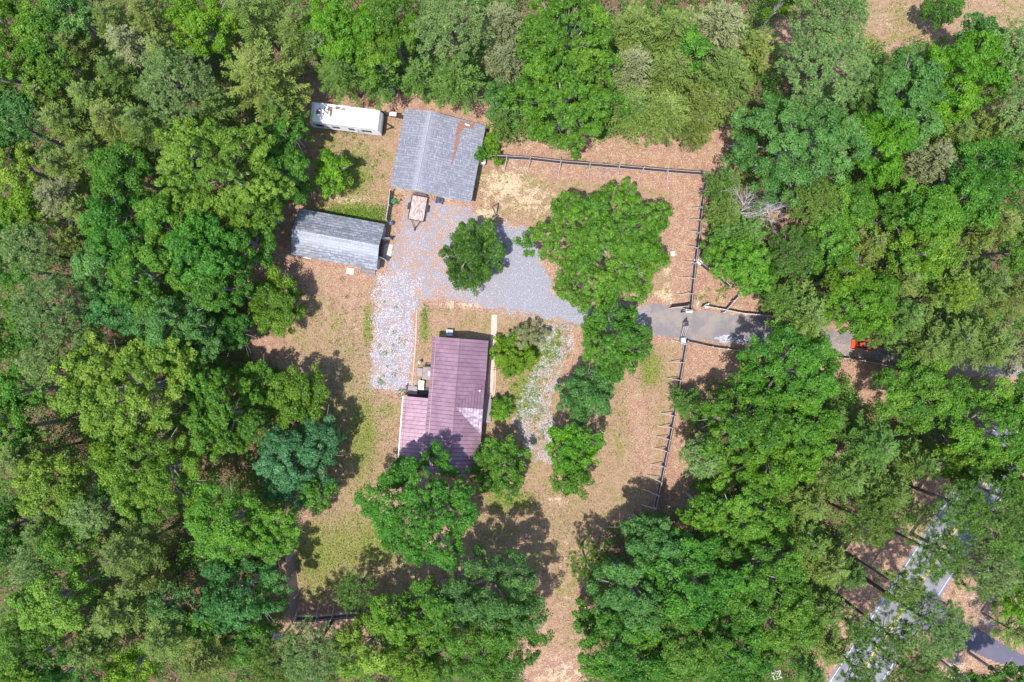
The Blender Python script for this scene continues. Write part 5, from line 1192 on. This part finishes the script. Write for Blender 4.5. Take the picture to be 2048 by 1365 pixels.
def sticks(x_, y_, n_, s, label, seed):
    r = np.random.default_rng(seed); x, y = W(x_, y_)
    grp('brush_pile', DEAD, lambda b: [b.bar((q[0], q[1], .05), (q[0]+q[2], q[1]+q[3], .12+abs(q[4])), .022, .008, 4) for q in r.normal(0, s, (n_, 5))], label, 'brush pile', x, y)
sticks(1108, 345, 14, .7, 'scattered pale sticks under the middle of the picket fence', 3)
sticks(1208, 352, 26, .9, 'larger tangle of dry branches at the fence above the biggest yard tree', 4)
sticks(1650, 1105, 50, .8, 'pinkish dead branches lying left of the shaded red ground', 5)
sticks(615, 130, 30, .8, 'dry branches on the ground above the camper', 6)
sticks(1970, 1235, 60, .9, 'twiggy brown brush on the litter above the side drive', 7)
sticks(1050, 345, 8, .6, 'few dry sticks near the garage end of the picket fence', 9)
# undergrowth
r = np.random.default_rng(55); N = 19000; X = r.uniform(-66, 66, N); Y = r.uniform(-46, 46, N); d = openness(X, Y)
pn = vnoise(X, Y, .25, 88); k = (d < -.7) & (pn > -.8); X, Y = X[k], Y[k]; M = len(X); nl = 38
hh = r.uniform(.2, 1.0, M)**1.5*4.2*np.clip(-openness(X, Y)/3, .25, 1); rad = r.uniform(.4, 1.0, M)
dd = unit(r.normal(0, 1, (M, nl, 3))+np.array([0, 0, .4])); pos = np.stack([X, Y, hh], -1)[:, None]+dd*rad[:, None, None]*np.array([1, 1, .7]); pos[..., 2] = np.maximum(pos[..., 2], .05)
V = leaves(pos.reshape(-1, 3), unit(dd*.5+r.normal(0, .4, dd.shape)+np.array([0, 0, .6])).reshape(-1, 3), .24*r.uniform(.6, 1.3, M*nl), .6, r)
u = mesh_np('undergrowth', V, np.arange(len(V)).reshape(-1, 4), PAL['em'], tint=r.uniform(0, .8, M*nl)); tag(u, 'low green undergrowth between the trees of the woods', 'undergrowth', kind='stuff')
# weeds in the lawns
r = np.random.default_rng(66); XX = []; YY = []
for (px_, py_, sx_, sy_, n_) in ((700,330,70,60,60),(720,428,55,12,120),(665,424,30,8,30),(755,440,14,12,40),(850,640,8,25,14),(1080,700,40,45,60),(1045,790,35,50,50),(1425,598,30,18,16),(1435,580,20,10,10),(1790,610,10,10,4),(700,262,50,8,20),(1120,690,20,30,20),(785,700,26,60,14),(680,340,60,50,30),(765,760,10,10,6),(1090,860,20,30,14),(690,640,60,60,24),(1000,350,30,20,6),(1180,330,60,10,12),(1920,1240,20,30,20),(1250,290,60,14,14),(740,1010,40,60,16)):
    q = r.normal(0, .6, (n_, 2)); x, y = W(px_, py_); XX += list(x+q[:, 0]*sx_/PX); YY += list(y+q[:, 1]*sy_/PX)
X = np.array(XX); Y = np.array(YY); M = len(X); nl = 22; dd = unit(r.normal(0, 1, (M, nl, 3))+np.array([0, 0, .5])); rad = r.uniform(.12, .38, M)
pos = np.stack([X, Y, rad*.5], -1)[:, None]+dd*rad[:, None, None]*np.array([1, 1, .6]); pos[..., 2] = np.maximum(pos[..., 2], .03)
V = leaves(pos.reshape(-1, 3), unit(dd*.5+np.array([0, 0, .6])), .13*r.uniform(.6, 1.3, M*nl), .5, r) if False else leaves(pos.reshape(-1, 3), unit(dd*.5+np.array([0, 0, .6])).reshape(-1, 3), .13*r.uniform(.6, 1.3, M*nl), .5, r)
u = mesh_np('weeds', V, np.arange(len(V)).reshape(-1, 4), PAL['mg'], tint=r.uniform(0, 1, M*nl)); tag(u, 'green weeds sprouting in the lawns and beside the fences', 'weeds', kind='stuff')
